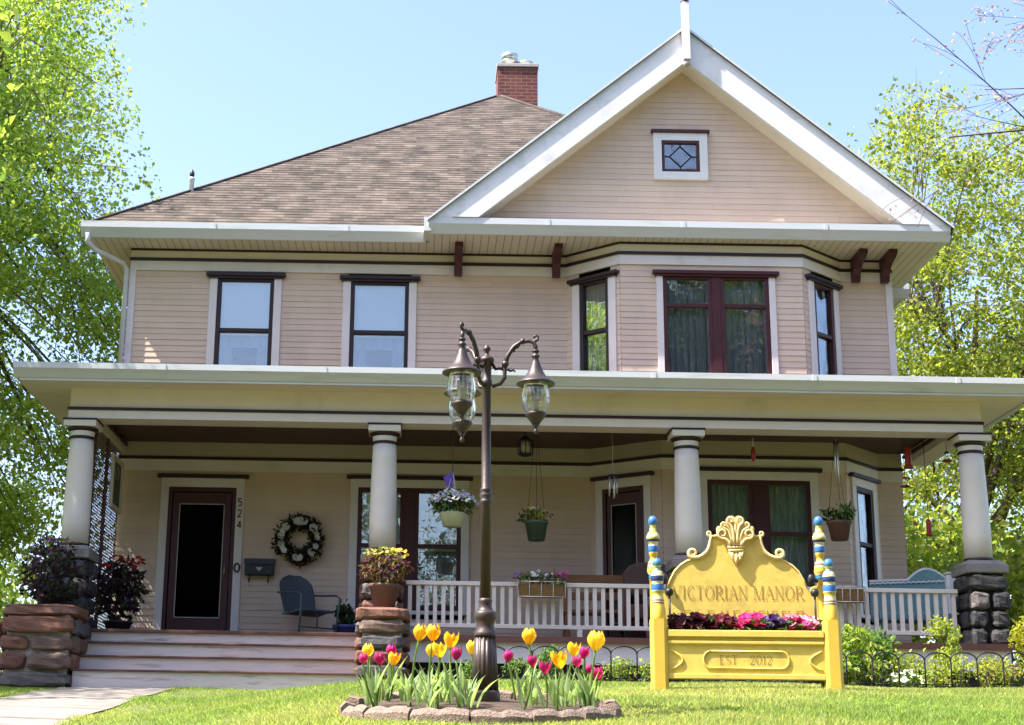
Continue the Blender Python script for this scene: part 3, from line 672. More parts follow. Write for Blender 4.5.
pb = MB(); pb.box(-4.27, 6.75, 18.27, 18.60, 3.34, 3.584); pb.box(-4.27, -3.98, 18.601, Wy-.04, 3.21, 3.584); pb.box(6.46, 6.75, 18.601, Wy-.04, 3.21, 3.584)
BM = pb.build('porch_beam', 'cream', H)
pb = MB(); pb.box(-4.28, 6.76, 18.25, 18.60, 3.205, 3.305); pb.build('frieze_board', 'trim', BM)
pb = MB(); pb.box(-4.29, 6.77, 18.236, 18.30, 3.305, 3.34); pb.box(-3.979, -3.94, 18.62, Wy-.05, 3.30, 3.335); pb.box(6.42, 6.459, 18.62, Wy-.05, 3.30, 3.335); pb.build('dark_moulding', 'dark', BM)
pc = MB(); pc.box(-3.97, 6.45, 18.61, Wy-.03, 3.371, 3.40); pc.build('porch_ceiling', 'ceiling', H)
# columns and their stone piers
colr = [(.160, 0), (.163, .30), (.158, .70), (.148, 1.1), (.142, 1.27)]
CX = [(-4.13, .67), (-.46, .67), (3.20, .67), (6.65, .67)]
grey = [(.035, .034, .034), (.06, .057, .055), (.14, .125, .115), (.028, .028, .03), (.07, .058, .052)]
red = [(.19, .085, .055), (.15, .095, .072), (.125, .11, .10), (.155, .068, .048), (.095, .085, .088)]
def stonework(mb, x0, x1, y0, y1, z0, z1_, rows, pal, seed, per=2):
    rr = random.Random(seed); h = (z1_-z0)/rows
    for r in range(rows):
        for face in range(2):
            n = per if face == 0 else max(1, per)
            n = rr.choice((n, n, max(1, n-1), n)) if n < 3 else n; cuts = sorted([0]+[(k+rr.uniform(-.30, .30))/n for k in range(1, n)]+[1])
            for k in range(n):
                mb.c = rr.choice(pal)
                a, b = cuts[k], cuts[k+1]
                if face == 0:
                    A, B = x0+(x1-x0)*a, x0+(x1-x0)*b; mb.rock(((A+B)/2, y0+.06+rr.uniform(-.015, .02), z0+h*(r+.5)), ((B-A)/2-rr.uniform(.004, .03), .085, h/2-rr.uniform(.006, .022)), seed+r*7+k*3.3)
                else:
                    for X_ in (x0+.06, x1-.06):
                        A, B = y0+.1+(y1-y0-.1)*a, y0+.1+(y1-y0-.1)*b; mb.rock((X_, (A+B)/2, z0+h*(r+.5)), (.085, (B-A)/2-.008, h/2-.012), seed+r*5+k*2.1+X_)
for i, (cx, z0) in enumerate(CX):
    c = MB(); c.lathe([(r, 1.70+z) for r, z in colr], (cx, 18.43, 0), 28); C_ = c.build('column', 'column', H)
    for nm, pr_ in (('neck_ring', [(.150, 2.968), (.158, 2.975), (.158, 2.995), (.148, 3.003)]), ('capital_ring', [(.146, 3.06), (.185, 3.085), (.185, 3.105), (.17, 3.11)]), ('base_ring', [(.172, 1.665), (.178, 1.68), (.172, 1.70)])):
        d = MB(); d.lathe(pr_, (cx, 18.43, 0), 28); d.build(nm, 'dark', C_)
    d = MB(); d.box(cx-.205, cx+.205, 18.225, 18.635, 3.183, 3.203); d.build('abacus_edge', 'dark', C_)
    d = MB(); d.lathe([(.143, 3.0), (.143, 3.03), (.15, 3.06), (.15, 3.065)], (cx, 18.43, 0), 28); d.box(cx-.195, cx+.195, 18.235, 18.625, 3.108, 3.183); d.build('capital', 'column', C_, .004)
    p = MB(); p.m = 0; p.box(cx-.195, cx+.195, 18.22, 18.66, 0, 1.50); p.m = 1
    stonework(p, cx-.235, cx+.235, 18.15, 18.70, .02, 1.50, 7, grey if i != 1 else red, 11+i*17, 2)
    PI_ = p.build('pier', ['darkjoint', 'rock'], H)
    p = MB(); p.frustum(cx, 18.43, 1.505, 1.60, .245, .29, .25, .29); p.frustum(cx, 18.43, 1.60, 1.664, .25, .29, .20, .20); p.build('pier_cap', 'capstone', PI_, .015)
# railings
for x0, x1 in ((-.17, 2.91), (3.49, 6.36)):
    r = MB(); r.box(x0, x1, 18.39, 18.47, 1.285, 1.335); r.box(x0, x1, 18.40, 18.46, .79, .84)
    n = int((x1-x0)/.099)
    RL = r.build('railing', 'column', H, .006); r = MB()
    for k in range(n): x = x0+(k+.5)*(x1-x0)/n; r.box(x-.023, x+.023, 18.41, 18.45, .84, 1.285)
    for x in (x0+(x1-x0)/3, x0+(x1-x0)*2/3): r.box(x-.03, x+.03, 18.40, 18.46, .67, .79)
    r.build('balusters', 'column', RL)
# steps
st = MB(); td = MB(); ys_ = [17.98, 17.70, 17.42, 17.14]; zs_ = [.67, .505, .335, .165]
for k in range(4):
    y, z = ys_[k], zs_[k]; zb = zs_[k+1] if k < 3 else -.15
    st.box(-3.76, -.64, y, 18.03, zb, z-.022)
    if k: td.box(-3.78, -.63, y-.03, ys_[k-1], z-.0215, z)
td.box(-3.76, -.62, 17.95, 17.985, .635, .671)
ST = st.build('steps', 'step', H); td.build('tread', 'tread', ST, .004)
# lattice screen at the left end of the porch
lt = MB(); x = -4.02
for k in range(-16, 44):
    for sgn in (1, -1):
        y0 = 18.66; z = .75+k*.075; Lz = 1.66
        pts = []
        a = (y0, z) if sgn > 0 else (y0, z+Lz); b = (Wy-.06, z+Lz) if sgn > 0 else (Wy-.06, z)
        (ya, za), (yb, zb) = a, b
        lo, hi = .72, 3.2
        if max(za, zb) < lo or min(za, zb) > hi: continue
        def cl(ya, za, yb, zb, lim, up):
            t = (lim-za)/(zb-za); return (ya+(yb-ya)*t, lim)
        A, B = (ya, za), (yb, zb)
        if A[1] < lo: A = cl(ya, za, yb, zb, lo, 0)
        if B[1] < lo: B = cl(ya, za, yb, zb, lo, 0)
        if A[1] > hi: A = cl(ya, za, yb, zb, hi, 0)
        if B[1] > hi: B = cl(ya, za, yb, zb, hi, 0)
        w = .0085; X0 = x+(.0022 if sgn > 0 else -.0022)
        lt.prism_x([(A[0], A[1]-w*1.4), (B[0], B[1]-w*1.4), (B[0], B[1]+w*1.4), (A[0], A[1]+w*1.4)], X0-.002, X0+.002)
lt.box(x-.02, x+.02, 18.62, 18.66, .67, 3.2); lt.box(x-.02, x+.02, 19.42, 19.46, .67, 3.2)
lt.build('lattice_screen', 'lattice', H)
# ---------------------------------------------------------------- lamp post
LXp, LYp = .350, 8.35
LB = z1(LXp, LYp)+.0
lamp = thing('lamp_post', 'bronze garden lamp post with three hanging glass lanterns standing in the tulip ring', 'lamp post', (LXp, LYp, LB))
def zz(z): return z      # world heights measured from the photograph
b = MB(); b.lathe([(.084, -.56), (.080, -.47), (.076, -.455)], (LXp, LYp, 0), 40)
b.lathe([(.073, -.455), (.058, -.175)], (LXp, LYp, 0), 80, flute=16, fl_amt=.10)
b.lathe([(.060, -.175), (.063, -.165), (.060, -.15), (.05, -.135), (.048, -.11), (.055, -.085), (.061, -.075), (.062, -.05), (.056, -.042), (.042, -.035), (.036, -.02), (.034, .0), (.037, .008), (.037, .02), (.031, .03)], (LXp, LYp, 0), 32)
BASE = b.build('base', 'bronze', lamp)
b = MB(); b.lathe([(.029, .03), (.0275, .54), (.034, .548), (.034, .56), (.028, .566), (.036, .582), (.036, .592), (.028, .606), (.033, .614), (.033, .622), (.026, .63), (.0245, 1.20), (.031, 1.21), (.031, 1.235), (.026, 1.24), (.026, 1.33), (.036, 1.335), (.042, 1.345), (.042, 1.36), (.03, 1.368), (.012, 1.38), (.012, 1.395), (.021, 1.41), (.021, 1.42), (.006, 1.44), (0, 1.445)], (LXp, LYp, 0), 24)
b.build('pole', 'bronze', lamp)
for ang in (-2, 118, 238):
    A = R(ang); ux, uy = math.cos(A), math.sin(A)
    P = lambda r, z: (LXp+ux*r, LYp+uy*r, z)
    a = MB()
    a.tube([P(.03, 1.20), P(.075, 1.215), P(.10, 1.25), P(.10, 1.30), P(.098, 1.33)], [.010, .011, .011, .012, .012], 8)
    a.tube([P(.098, 1.31), P(.115, 1.375), P(.15, 1.43), P(.19, 1.458), P(.235, 1.465), P(.262, 1.455), P(.272, 1.43), P(.272, 1.40)], [.015, .0135, .012, .012, .012, .013, .013, .012], 10)
    a.ball(P(.103, 1.33), .021, 10); a.ball(P(.20, 1.462), .018, 10); a.ball(P(.272, 1.405), .021, 10, sz=.55)
    a.tube([P(.25, 1.458), P(.270, 1.464), P(.284, 1.474), P(.286, 1.490), P(.276, 1.498), P(.264, 1.492), P(.266, 1.482)], [.011, .010, .009, .008, .007, .007, .007], 7)
    a.tube([P(.185, 1.45), P(.175, 1.43), P(.16, 1.42), P(.15, 1.41), P(.155, 1.40)], [.008, .007, .006, .006, .006], 6)
    a.tube([P(.115, 1.30), P(.13, 1.29), P(.15, 1.295), P(.16, 1.285)], [.008, .007, .006, .004], 6)
    for s in (-1, 1):
        a.tube([P(.03, 1.33), P(.05, 1.30), P(.07, 1.305), P(.09, 1.30)], .009, 6)
    a.build('arm', 'bronze', lamp)
    l = MB(); cx, cy = P(.272, 0)[:2]
    l.lathe([(.013, 1.41), (.014, 1.385), (.023, 1.38), (.023, 1.372), (.016, 1.365), (.022, 1.345), (.032, 1.315), (.044, 1.285), (.06, 1.258), (.082, 1.238), (.106, 1.222), (.108, 1.214), (.104, 1.211), (.08, 1.222), (.055, 1.232)][::-1], (cx, cy, 0), 28)
    LT = l.build('lantern', 'bronze', lamp)
    l = MB(); l.lathe([(.020, .985), (.035, 1.008), (.056, 1.035), (.059, 1.045), (.056, 1.051), (.04, 1.045)], (cx, cy, 0), 24); l.lathe([(0, .93), (.010, .935), (.014, .945), (.010, .957), (.007, .962), (.013, .972), (.02, .985)], (cx, cy, 0), 14)
    l.build('lower_cup', 'bronze', LT)
    l = MB(); l.lathe([(.054, 1.05), (.067, 1.075), (.078, 1.105), (.081, 1.13), (.078, 1.165), (.070, 1.195), (.066, 1.222)], (cx, cy, 0), 48, flute=12, fl_amt=.05); l.build('glass', 'lampglass', LT)
    l = MB(); l.lathe([(.018, 1.05), (.020, 1.06), (.019, 1.10), (.026, 1.12), (.03, 1.145), (.024, 1.17), (.012, 1.185), (0, 1.19)], (cx, cy, 0), 14); l.build('bulb', 'butter', LT)

# ---------------------------------------------------------------- ring of edging stones, soil, tulips
RC = (.325, 8.35); RR = .735
def ring_stone(k, n=15):
    a0, a1 = 2*math.pi*k/n+.008, 2*math.pi*(k+1)/n-.008; m = MB(); q = 10; ri, ro = RR-.075, RR; rows = []
    am = (a0+a1)/2; cx, cy = RC[0]+RR*math.cos(am), RC[1]+RR*math.sin(am); zb = z1(cx, cy)
    for i in range(q+1):
        t = i/q; a = a0+(a1-a0)*t; h = .060+.012*abs(math.sin(2*math.pi*t))**.7+.008*noise.noise(Vector((k*3.1, t*4, 0)))
        x0, y0, x1, y1 = RC[0]+ri*math.cos(a), RC[1]+ri*math.sin(a), RC[0]+ro*math.cos(a), RC[1]+ro*math.sin(a); zl = zb-.07
        rows.append([m.p((x1, y1, zl)), m.p((x1+.006*math.cos(a), y1+.006*math.sin(a), zb+h*.55)), m.p((x1-.008*math.cos(a), y1-.008*math.sin(a), zb+h-.012)), m.p((x0*.3+x1*.7, y0*.3+y1*.7, zb+h)), m.p((x0, y0, zb+h-.014)), m.p((x0, y0, zl))])
    for i in range(q):
        for j in range(5): m.face([rows[i][j], rows[i][j+1], rows[i+1][j+1], rows[i+1][j]])
    m.face(rows[0]); m.face(rows[-1][::-1])
    o = m.build('edging_stone', 'edging', None, 0, (cx, cy, zb))
    tag(o, 'scalloped brown concrete block in the round edging of the tulip bed', 'edging stone', 'edging stones around the tulip bed')
for k in range(15): ring_stone(k)
s = MB(); pts = [(RC[0]+.665*math.cos(2*math.pi*k/40), RC[1]+.665*math.sin(2*math.pi*k/40)) for k in range(40)]
top = [s.p((x, y, z1(x, y)+.03)) for x, y in pts]; c = s.p((RC[0], RC[1], z1(*RC)+.055))
for k in range(40): s.face([c, top[k], top[(k+1) % 40]])
tag(s.build('soil', 'soil'), kind='stuff', label='dark soil inside the tulip ring', cat='soil')
def strap_leaf(mb, base, az, length, width, bend, twist=0., up=.92):
    """long pointed leaf rising from base"""
    n = 7; P = Vector(base); d = Vector((math.cos(az)*(1-up), math.sin(az)*(1-up), up)).normalized(); side = Vector((-math.sin(az), math.cos(az), 0)); rows = []
    for i in range(n+1):
        t = i/n; w = width*(math.sin(math.pi*min(1, t*.9+.12))**.8)*(1-t**4) if t < 1 else 0
        nn = side.cross(d).normalized()
        rows.append((P-side*w/2+nn*w*.22, P.copy(), P+side*w/2+nn*w*.22))
        d = (d+Vector((math.cos(az), math.sin(az), -.35))*bend/n).normalized(); side = (side+nn*twist/n).normalized(); P = P+d*length/n
    ids = [[mb.p(q) for q in r] for r in rows]; mb.sm = True
    for i in range(n):
        for j in range(2): mb.face([ids[i][j], ids[i][j+1], ids[i+1][j+1], ids[i+1][j]])
    mb.sm = False
def tulip_flower(mb, c, s, col, rr, open_=0.):
    H_ = .088*s; W_ = .043*s
    for k in range(6):
        inner = k % 2; a = k*math.pi/3+rr.uniform(-.12, .12); rad = W_*(1.0 if not inner else .88); n = 7; m = 4; rows = []
        op = open_*(1.2 if not inner else .7)+rr.uniform(-.04, .06)
        for i in range(n+1):
            t = i/n; r = rad*(math.sin(min(1., t*1.25+.08)*math.pi*.5)**.8)*(1-.66*(max(0, t-.45)/.55)**1.9*(1-op*2.4)); z = H_*t*(1-.05*inner)
            half = (.70 if not inner else .6)*math.sin(math.pi*(t*.74+.14))**.6
            if t > .86: half *= 1-.45*((t-.86)/.14)**1.5
            rows.append([mb.p((c[0]+r*math.cos(a+half*(j/m*2-1))*(1-.10*abs(j/m*2-1)), c[1]+r*math.sin(a+half*(j/m*2-1))*(1-.10*abs(j/m*2-1)), c[2]+z-.011*s*abs(j/m*2-1)**2*t**4+.004*s*math.sin(k*2.3+j)*t**4)) for j in range(m+1)])
        mb.sm = True; v = rr.uniform(.86, 1.12); mb.c = tuple(q*v for q in col)
        pc = mb.c
        for i in range(n):
            for j in range(m):
                q = 1-.14*(j in (1, 2))-.10*(i == 0)+rr.uniform(-.05, .05); mb.c = (pc[0]*q, pc[1]*(q-.10*(j in (1, 2))), pc[2]*q)
                mb.face([rows[i][j], rows[i][j+1], rows[i+1][j+1], rows[i+1][j]])
        mb.sm = False
TUL = [('y', -0.003, 8.086, -0.177, 1.0, 'tall yellow tulip, left one of the high pair left of the lamp post'), ('y', 0.068, 7.953, -0.188, 1.0, 'tall yellow tulip, right one of the high pair left of the lamp post'), ('y', 0.161, 8.246, -0.2, 1.0, 'wide open yellow tulip with ragged petals just left of the lamp post'), ('y', 0.06, 8.005, -0.274, .8, 'small yellow tulip below the tall yellow pair, left of its neighbour'), ('y', 0.105, 7.917, -0.275, .95, 'yellow tulip low in front of the wide open yellow one'), ('y', 0.284, 8.55, -0.212, .9, 'yellow tulip half hidden behind the lamp post base'),
 ('y', 0.611, 8.768, -0.128, 1.1, 'tall upright yellow tulip standing alone right of the lamp post'), ('y', 0.843, 8.615, -0.209, .9, 'yellow tulip behind the open orange-yellow one'), ('y', 0.733, 8.072, -0.301, 1.05, 'open orange-yellow tulip leaning left, right of the lamp post'), ('y', 0.91, 8.126, -0.2, 1.25, 'largest yellow tulip, tallest at the right end of the ring'), ('y', -0.271, 8.309, -0.256, .85, 'yellow tulip above the leftmost magenta one by the stone pier'), ('y', -0.142, 8.547, -0.281, .85, 'low open yellow tulip between magenta ones in front of the stone pier'),
 ('m', -0.154, 8.585, -0.23, .85, 'upper magenta tulip of the group in front of the stone pier'), ('m', -0.202, 8.139, -0.307, .85, 'magenta tulip between the two yellow ones before the stone pier'), ('m', -0.287, 8.058, -0.314, .7, 'leftmost magenta tulip in the ring, at the steps'), ('m', 0.189, 8.081, -0.278, .85, 'magenta tulip just left of the lamp post base'), ('m', 0.493, 8.72, -0.239, .85, 'pink-magenta tulip just right of the lamp post'), ('m', 0.578, 7.992, -0.317, .75, 'small magenta tulip under the tall lone yellow one'), ('m', 0.632, 7.901, -0.354, .8, 'low magenta tulip left of the open orange-yellow one'), ('m', 0.879, 8.415, -0.239, .8, 'upper magenta tulip under the largest yellow one'), ('m', 0.831, 8.253, -0.297, .75, 'lower magenta tulip touching the orange-yellow pair'), ('m', 0.924, 8.181, -0.359, .9, 'lowest magenta tulip at the right end of the ring'), ('m', 0.898, 8.322, -0.33, .6, 'tiny half hidden magenta tulip behind the lowest one at the right')]
YC = [(.84, .60, .02), (.86, .68, .04), (.85, .54, .015)]; MC = [(.52, .02, .20), (.60, .035, .22), (.46, .02, .16)]
def tulip(c, x, y, z, s, label):
    rr = random.Random(int(abs(x)*9999+y*77)); hz = .046*s
    bx, by = x+rr.uniform(-.05, .05), y+rr.uniform(-.04, .04)
    d = math.hypot(bx-RC[0], by-RC[1])
    if d > .6: bx, by = RC[0]+(bx-RC[0])*.6/d, RC[1]+(by-RC[1])*.6/d
    if math.hypot(bx-LXp, by-LYp) < .12: by += .12
    bz = z1(bx, by)+.06
    t = thing('tulip', label, 'tulip', (bx, by, bz), 0, ('yellow' if c == 'y' else 'magenta')+' tulips in the ring')
    op = .34 if 'open' in label else (rr.uniform(0, .10) if c == 'y' else rr.uniform(0, .2))
    m = MB(); lx = -.018 if 'leaning left' in label else 0.
    m.X = Matrix.Translation((x, y, z-hz)) @ Matrix.Rotation(rr.uniform(-.16, .16)+(-.35 if lx else 0), 4, 'Y') @ Matrix.Rotation(rr.uniform(-.15, .2), 4, 'X') @ Matrix.Translation((-x, -y, hz-z)); tulip_flower(m, (x+lx*.3, y, z-hz), s*(1 if c == 'y' else .92), (rr.choice(YC) if c == 'y' else rr.choice(MC)), rr, op); m.build('flower', 'flower', t)
    m = MB(); m.c = (.16, .24, .07); m.tube(bez((bx, by, bz-.03), (x, y, z-hz+.006), (rr.uniform(-.012, .012), rr.uniform(-.01, .01), 0), 6), [.0055]*7, 7); m.build('stem', 'leaf', t)
    for k in range(3 if c == 'y' else 2):
        m = MB(); v = rr.uniform(.8, 1.15); m.c = (.25*v, .35*v, .17*v)
        strap_leaf(m, (bx+rr.uniform(-.02, .02), by+rr.uniform(-.02, .02), bz-.02), rr.uniform(0, 6.28), rr.uniform(.18, .29), rr.uniform(.017, .030), rr.uniform(.25, .9), rr.uniform(-.6, .6)); m.build('leaf', 'leaf', t)
for q_ in TUL: tulip(*q_)
# flowerless tulip leaf clumps and low filler
rr = random.Random(21); CL = []
for k in range(24):
    a = rr.uniform(0, 6.28); r = .62*math.sqrt(rr.uniform(.05, 1)); x, y = RC[0]+r*math.cos(a), RC[1]+r*math.sin(a)
    if math.hypot(x-LXp, y-LYp) < .13: continue
    m = MB()
    for j in range(7):
        v = rr.uniform(.75, 1.2); m.c = (.25*v, .35*v, .15*v)
        strap_leaf(m, (x+rr.uniform(-.04, .04), y+rr.uniform(-.04, .04), z1(x, y)+.05), rr.uniform(0, 6.28), rr.uniform(.10, .22), rr.uniform(.013, .027), rr.uniform(.3, 1.3), rr.uniform(-.7, .7))
    tag(m.build('tulip_foliage', 'leaf', None, 0, (x, y, z1(x, y)+.05)), 'clump of flowerless blue-green tulip leaves in the ring', 'plant', 'flowerless tulip leaf clumps')

# ---------------------------------------------------------------- yellow bed sign
BZ = z1(2.38, 11.4)-.0
bed = thing('bed_sign', 'bright yellow old bed made into a flower planter and manor sign on the lawn', 'bed', (2.385, 11.6, BZ), R(-5), None, False)
Yl, Cy = (.67, .465, .065), (.74, .60, .26); Bl, Nv, Tl, Wh, Gr = (.045, .17, .50), (.025, .045, .13), (.05, .20, .25), (.72, .60, .32), (.40, .36, .08)
def post(name, x, y, top, prof, square):
    m = MB(); P = [(r, z) for r, z, c in prof]; C_ = [c for r, z, c in prof[1:]]
    m.lathe(P, (x, y, 0), 22, C_)
    if square:
        m.c = Yl; a = square; pts = [(-a, -a*.6), (-a*.6, -a), (a*.6, -a), (a, -a*.6), (a, a*.6), (a*.6, a), (-a*.6, a), (-a, a*.6)]
        m.prism_z([(x+p, y+q_) for p, q_ in pts], .05, .50); a *= 1.06
        m.prism_z([(x+p*1.05, y+q_*1.05) for p, q_ in pts], -.05, .05)
    return m.build('post', 'banded', bed)
hp = [(0, 1.335, Bl), (.028, 1.325, Bl), (.042, 1.30, Bl), (.040, 1.275, Bl), (.028, 1.26, Tl), (.024, 1.25, Cy), (.030, 1.235, Yl), (.030, 1.22, Cy), (.048, 1.195, Yl), (.058, 1.178, Wh), (.060, 1.165, Cy), (.060, 1.15, Gr), (.052, 1.13, Nv), (.038, 1.12, Wh), (.040, 1.11, Wh), (.046, 1.10, Wh), (.046, 1.09, Bl), (.046, 1.06, Bl), (.043, 1.053, Nv), (.040, 1.045, Wh), (.040, 1.03, Yl), (.030, 1.02, Yl), (.034, .99, Yl), (.052, .97, Wh), (.052, .955, (.30, .16, .10)), (.054, .94, Wh), (.060, .915, Yl), (.058, .895, Yl), (.044, .88, Wh), (.046, .87, Bl), (.046, .845, Tl), (.040, .84, Wh), (.040, .60, Yl), (.042, .52, Yl), (.048, .51, Wh), (.048, .49, Nv), (.048, .475, Wh), (.045, .46, Yl), (.045, 0, Yl)]
for x in (-.622, .632): post('post', x, .2, 1.33, [(r*.84, z, c) for r, z, c in hp], 0)
fp = [(0, .955, Bl), (.026, .947, Bl), (.040, .92, Bl), (.038, .895, Tl), (.026, .885, Cy), (.030, .87, Gr), (.044, .855, Tl), (.048, .84, Wh), (.056, .82, Wh), (.058, .80, Nv), (.054, .78, Nv), (.046, .77, Wh), (.050, .76, Wh), (.056, .752, Nv), (.056, .745, Bl), (.056, .712, Bl), (.054, .705, Wh), (.050, .695, Gr), (.046, .68, Yl), (.050, .66, Wh), (.052, .645, Wh), (.053, .635, (.15, .09, .08)), (.053, .625, Wh), (.053, .615, (.15, .09, .08)), (.056, .60, Yl), (.064, .57, Yl), (.066, .52, Yl), (.066, .48, Yl)]
for x in (-.622, .622): post('post', x, -.2, .95, [(r*.86, z, c) for r, z, c in fp], .062)
half = [(0, 1.22), (.06, 1.22), (.13, 1.195), (.175, 1.18), (.19, 1.15), (.20, 1.10), (.225, 1.05), (.27, 1.015), (.32, 1.01), (.37, .995), (.42, .965), (.47, .915), (.505, .85), (.525, .79), (.53, .77), (.545, .765), (.555, .79), (.575, .80), (.60, .80), (.60, .12), (0, .12)]
out = [(-x, z) for x, z in half[1:-1][::-1]]; poly = half[:-1]+[(.60, .12), (-.60, .12)]+[q_ for q_ in out if q_[1] > .13]
def dedupe(p):
    r = []
    for q_ in p:
        if not r or abs(q_[0]-r[-1][0])+abs(q_[1]-r[-1][1]) > 1e-4: r.append(q_)
    return r
poly = dedupe(poly)
hb = MB(); hb.prism_y(poly[::-1], .185, .215); HB = hb.build('headboard', 'yellow', bed, .004)
def spiral(cx, cz, r0, a0, turns, dirn, n=18): return [(cx+r0*(1-.74*k/n)*math.cos(a0+dirn*turns*2*math.pi*k/n), cz+r0*(1-.74*k/n)*math.sin(a0+dirn*turns*2*math.pi*k/n)) for k in range(n+1)]
for s in (-1, 1):
    sc = MB(); sp = spiral(.325, 1.045, .036, R(-90), 1.35, 1)
    c = [(.185, 1.175), (.188, 1.15), (.194, 1.115), (.205, 1.08), (.222, 1.052), (.25, 1.028), (.285, 1.011)]+sp
    sc.tube([(s*x, .178, z) for x, z in c], [.010, .011, .012, .013, .014, .015, .016]+[.016-.008*k/18 for k in range(19)], 9); sc.build('scroll', 'cream_yellow', HB)
    sc = MB(); sp2 = spiral(.195, 1.195, .020, R(-110), 1.2, 1, 12)
    sc.tube([(s*x, .178, z) for x, z in [(.13, 1.18), (.16, 1.172)]+sp2], [.008, .010]+[.010-.005*k/12 for k in range(13)], 7); sc.build('scroll', 'cream_yellow', HB)
    sc = MB(); sc.tube([(s*x, .182, z) for x, z in [(.31, 1.0), (.37, .985), (.42, .952), (.465, .905), (.50, .84), (.52, .785)]], .005, 6); sc.build('edge_bead', 'cream_yellow', HB)
# carved crest: a leafy plate with rolled lobes, volutes and two stems rising from a banded cup
orn = MB()
sil = [(0, 1.318), (.02, 1.332), (.048, 1.328), (.066, 1.305), (.068, 1.28), (.09, 1.288), (.108, 1.272), (.112, 1.25), (.13, 1.252), (.142, 1.235), (.142, 1.205), (.13, 1.175), (.10, 1.16), (.07, 1.13), (.058, 1.10), (.05, 1.03), (.03, .99), (0, .955)]
orn.prism_y((sil+[(-x, z) for x, z in sil[1:-1][::-1]]), .165, .19)
for s in (-1, 1):
    def vol(cx, cz, r, a0, turns, rad, y=.158, dirn=1, lead=()):
        sp = list(lead)+spiral(cx, cz, r, R(a0), turns, dirn, 18); k0 = len(lead)
        orn.tube([(s*x, y-.006*math.sin(math.pi*i/len(sp)), z) for i, (x, z) in enumerate(sp)], [rad]*k0+[rad*(1-.5*k/18) for k in range(19)], 8)
    vol(.035, 1.292, .028, -60, 1.2, .011, .156, 1, [(.012, 1.10), (.014, 1.16), (.020, 1.22), (.034, 1.255)])
    vol(.086, 1.258, .022, -60, 1.2, .009, .158, 1, [(.026, 1.10), (.034, 1.16), (.055, 1.215), (.080, 1.232)])
    vol(.098, 1.190, .040, -110, 1.4, .012, .156, 1, [(.040, 1.10), (.048, 1.12), (.064, 1.14)])
    orn.ball((s*.125, .160, 1.228), 1, 12, .016, .014, .018); orn.ball((s*.030, .158, 1.02), 1, 12, .016, .014, .03); orn.tube([(s*.05, .16, 1.055), (s*.044, .156, 1.03), (s*.028, .154, 1.0), (s*.008, .156, .97)], [.008, .010, .009, .005], 7)
orn.ball((0, .158, 1.235), 1, 12, .010, .012, .06); orn.ball((0, .156, 1.00), 1, 12, .016, .018, .04)
for z, w in ((1.088, .064), (1.064, .058)): orn.tube([(-w, .158, z), (w, .158, z)], .010, 8)
orn.build('carved_crest', 'cream_yellow', HB)
# painted lettering: thick and thin strokes with little serifs
def glyphs():
    T, t = .085, .042                     # stroke widths in cap heights
    G = {}
    def V(x, z0=0, z1_=1, w=T): return (x, z0, x, z1_, w)
    G['V'] = (.95, [(.08, 1, .47, 0, T), (.47, 0, .86, 1, t)], [(.08, 1), (.86, 1)])
    G['I'] = (.40, [V(.20)], [(.20, 0), (.20, 1)])
    G['T'] = (.80, [V(.40), (.04, .98, .76, .98, t), (.05, .98, .05, .84, t), (.75, .98, .75, .84, t)], [(.40, 0)])
    G['R'] = (.88, [V(.16), (.16, .98, .5, .98, t), (.16, .5, .5, .5, t), (.42, .5, .82, 0, T), (.5, .98, .68, .86, .11), (.68, .86, .68, .62, T), (.68, .62, .5, .5, .11)], [(.16, 0), (.16, 1), (.82, 0)])
    G['A'] = (.95, [(.08, 0, .46, 1, t), (.46, 1, .86, 0, T), (.22, .36, .68, .36, t)], [(.08, 0), (.86, 0)])
    G['N'] = (.98, [V(.16, w=t), (.16, 1, .82, 0, T), V(.82, w=t)], [(.16, 0), (.16, 1), (.82, 1)])
    G['M'] = (1.14, [V(.14, w=t), (.14, 1, .56, 0, T), (.56, 0, .98, 1, t), V(.98)], [(.14, 0), (.98, 0), (.14, 1), (.98, 1)])
    G['E'] = (.74, [V(.16), (.16, .98, .64, .98, t), (.16, .5, .54, .5, t), (.16, .02, .66, .02, t), (.64, .98, .64, .84, t), (.66, .02, .66, .18, t)], [(.16, 0), (.16, 1)])
    arc = lambda cx, cz, rx, rz_, a0, a1, n=12: [(cx+rx*math.cos(R(a0+(a1-a0)*k/n)), cz+rz_*math.sin(R(a0+(a1-a0)*k/n))) for k in range(n+1)]
    def stroke(pts): return [(*pts[k], *pts[k+1], t+(T-t)*abs((pts[k+1][1]-pts[k][1]))/(math.hypot(pts[k+1][0]-pts[k][0], pts[k+1][1]-pts[k][1])+1e-6)) for k in range(len(pts)-1)]
    G['O'] = (1.04, stroke(arc(.52, .5, .42, .5, 0, 360, 20)), []); G['0'] = (.80, stroke(arc(.40, .5, .30, .5, 0, 360, 18)), [])
    G['C'] = (.92, stroke(arc(.5, .5, .40, .5, 45, 315, 18)), [])
    G['S'] = (.70, stroke(arc(.35, .745, .25, .245, 30, 270, 10)+arc(.35, .255, .27, .25, 90, -150, 10)), [])
    G['1'] = (.46, [V(.24), (.24, .98, .08, .84, t)], [(.24, 0)])
    G['2'] = (.74, stroke(arc(.36, .72, .26, .27, 165, -30, 10))+[(.58, .6, .1, .04, .08), (.08, .03, .66, .03, .09)], [])
    G['.'] = (.40, [(.16, .46, .24, .46, .10)], []); G[' '] = (.45, [], [])
    return G
GL = glyphs()
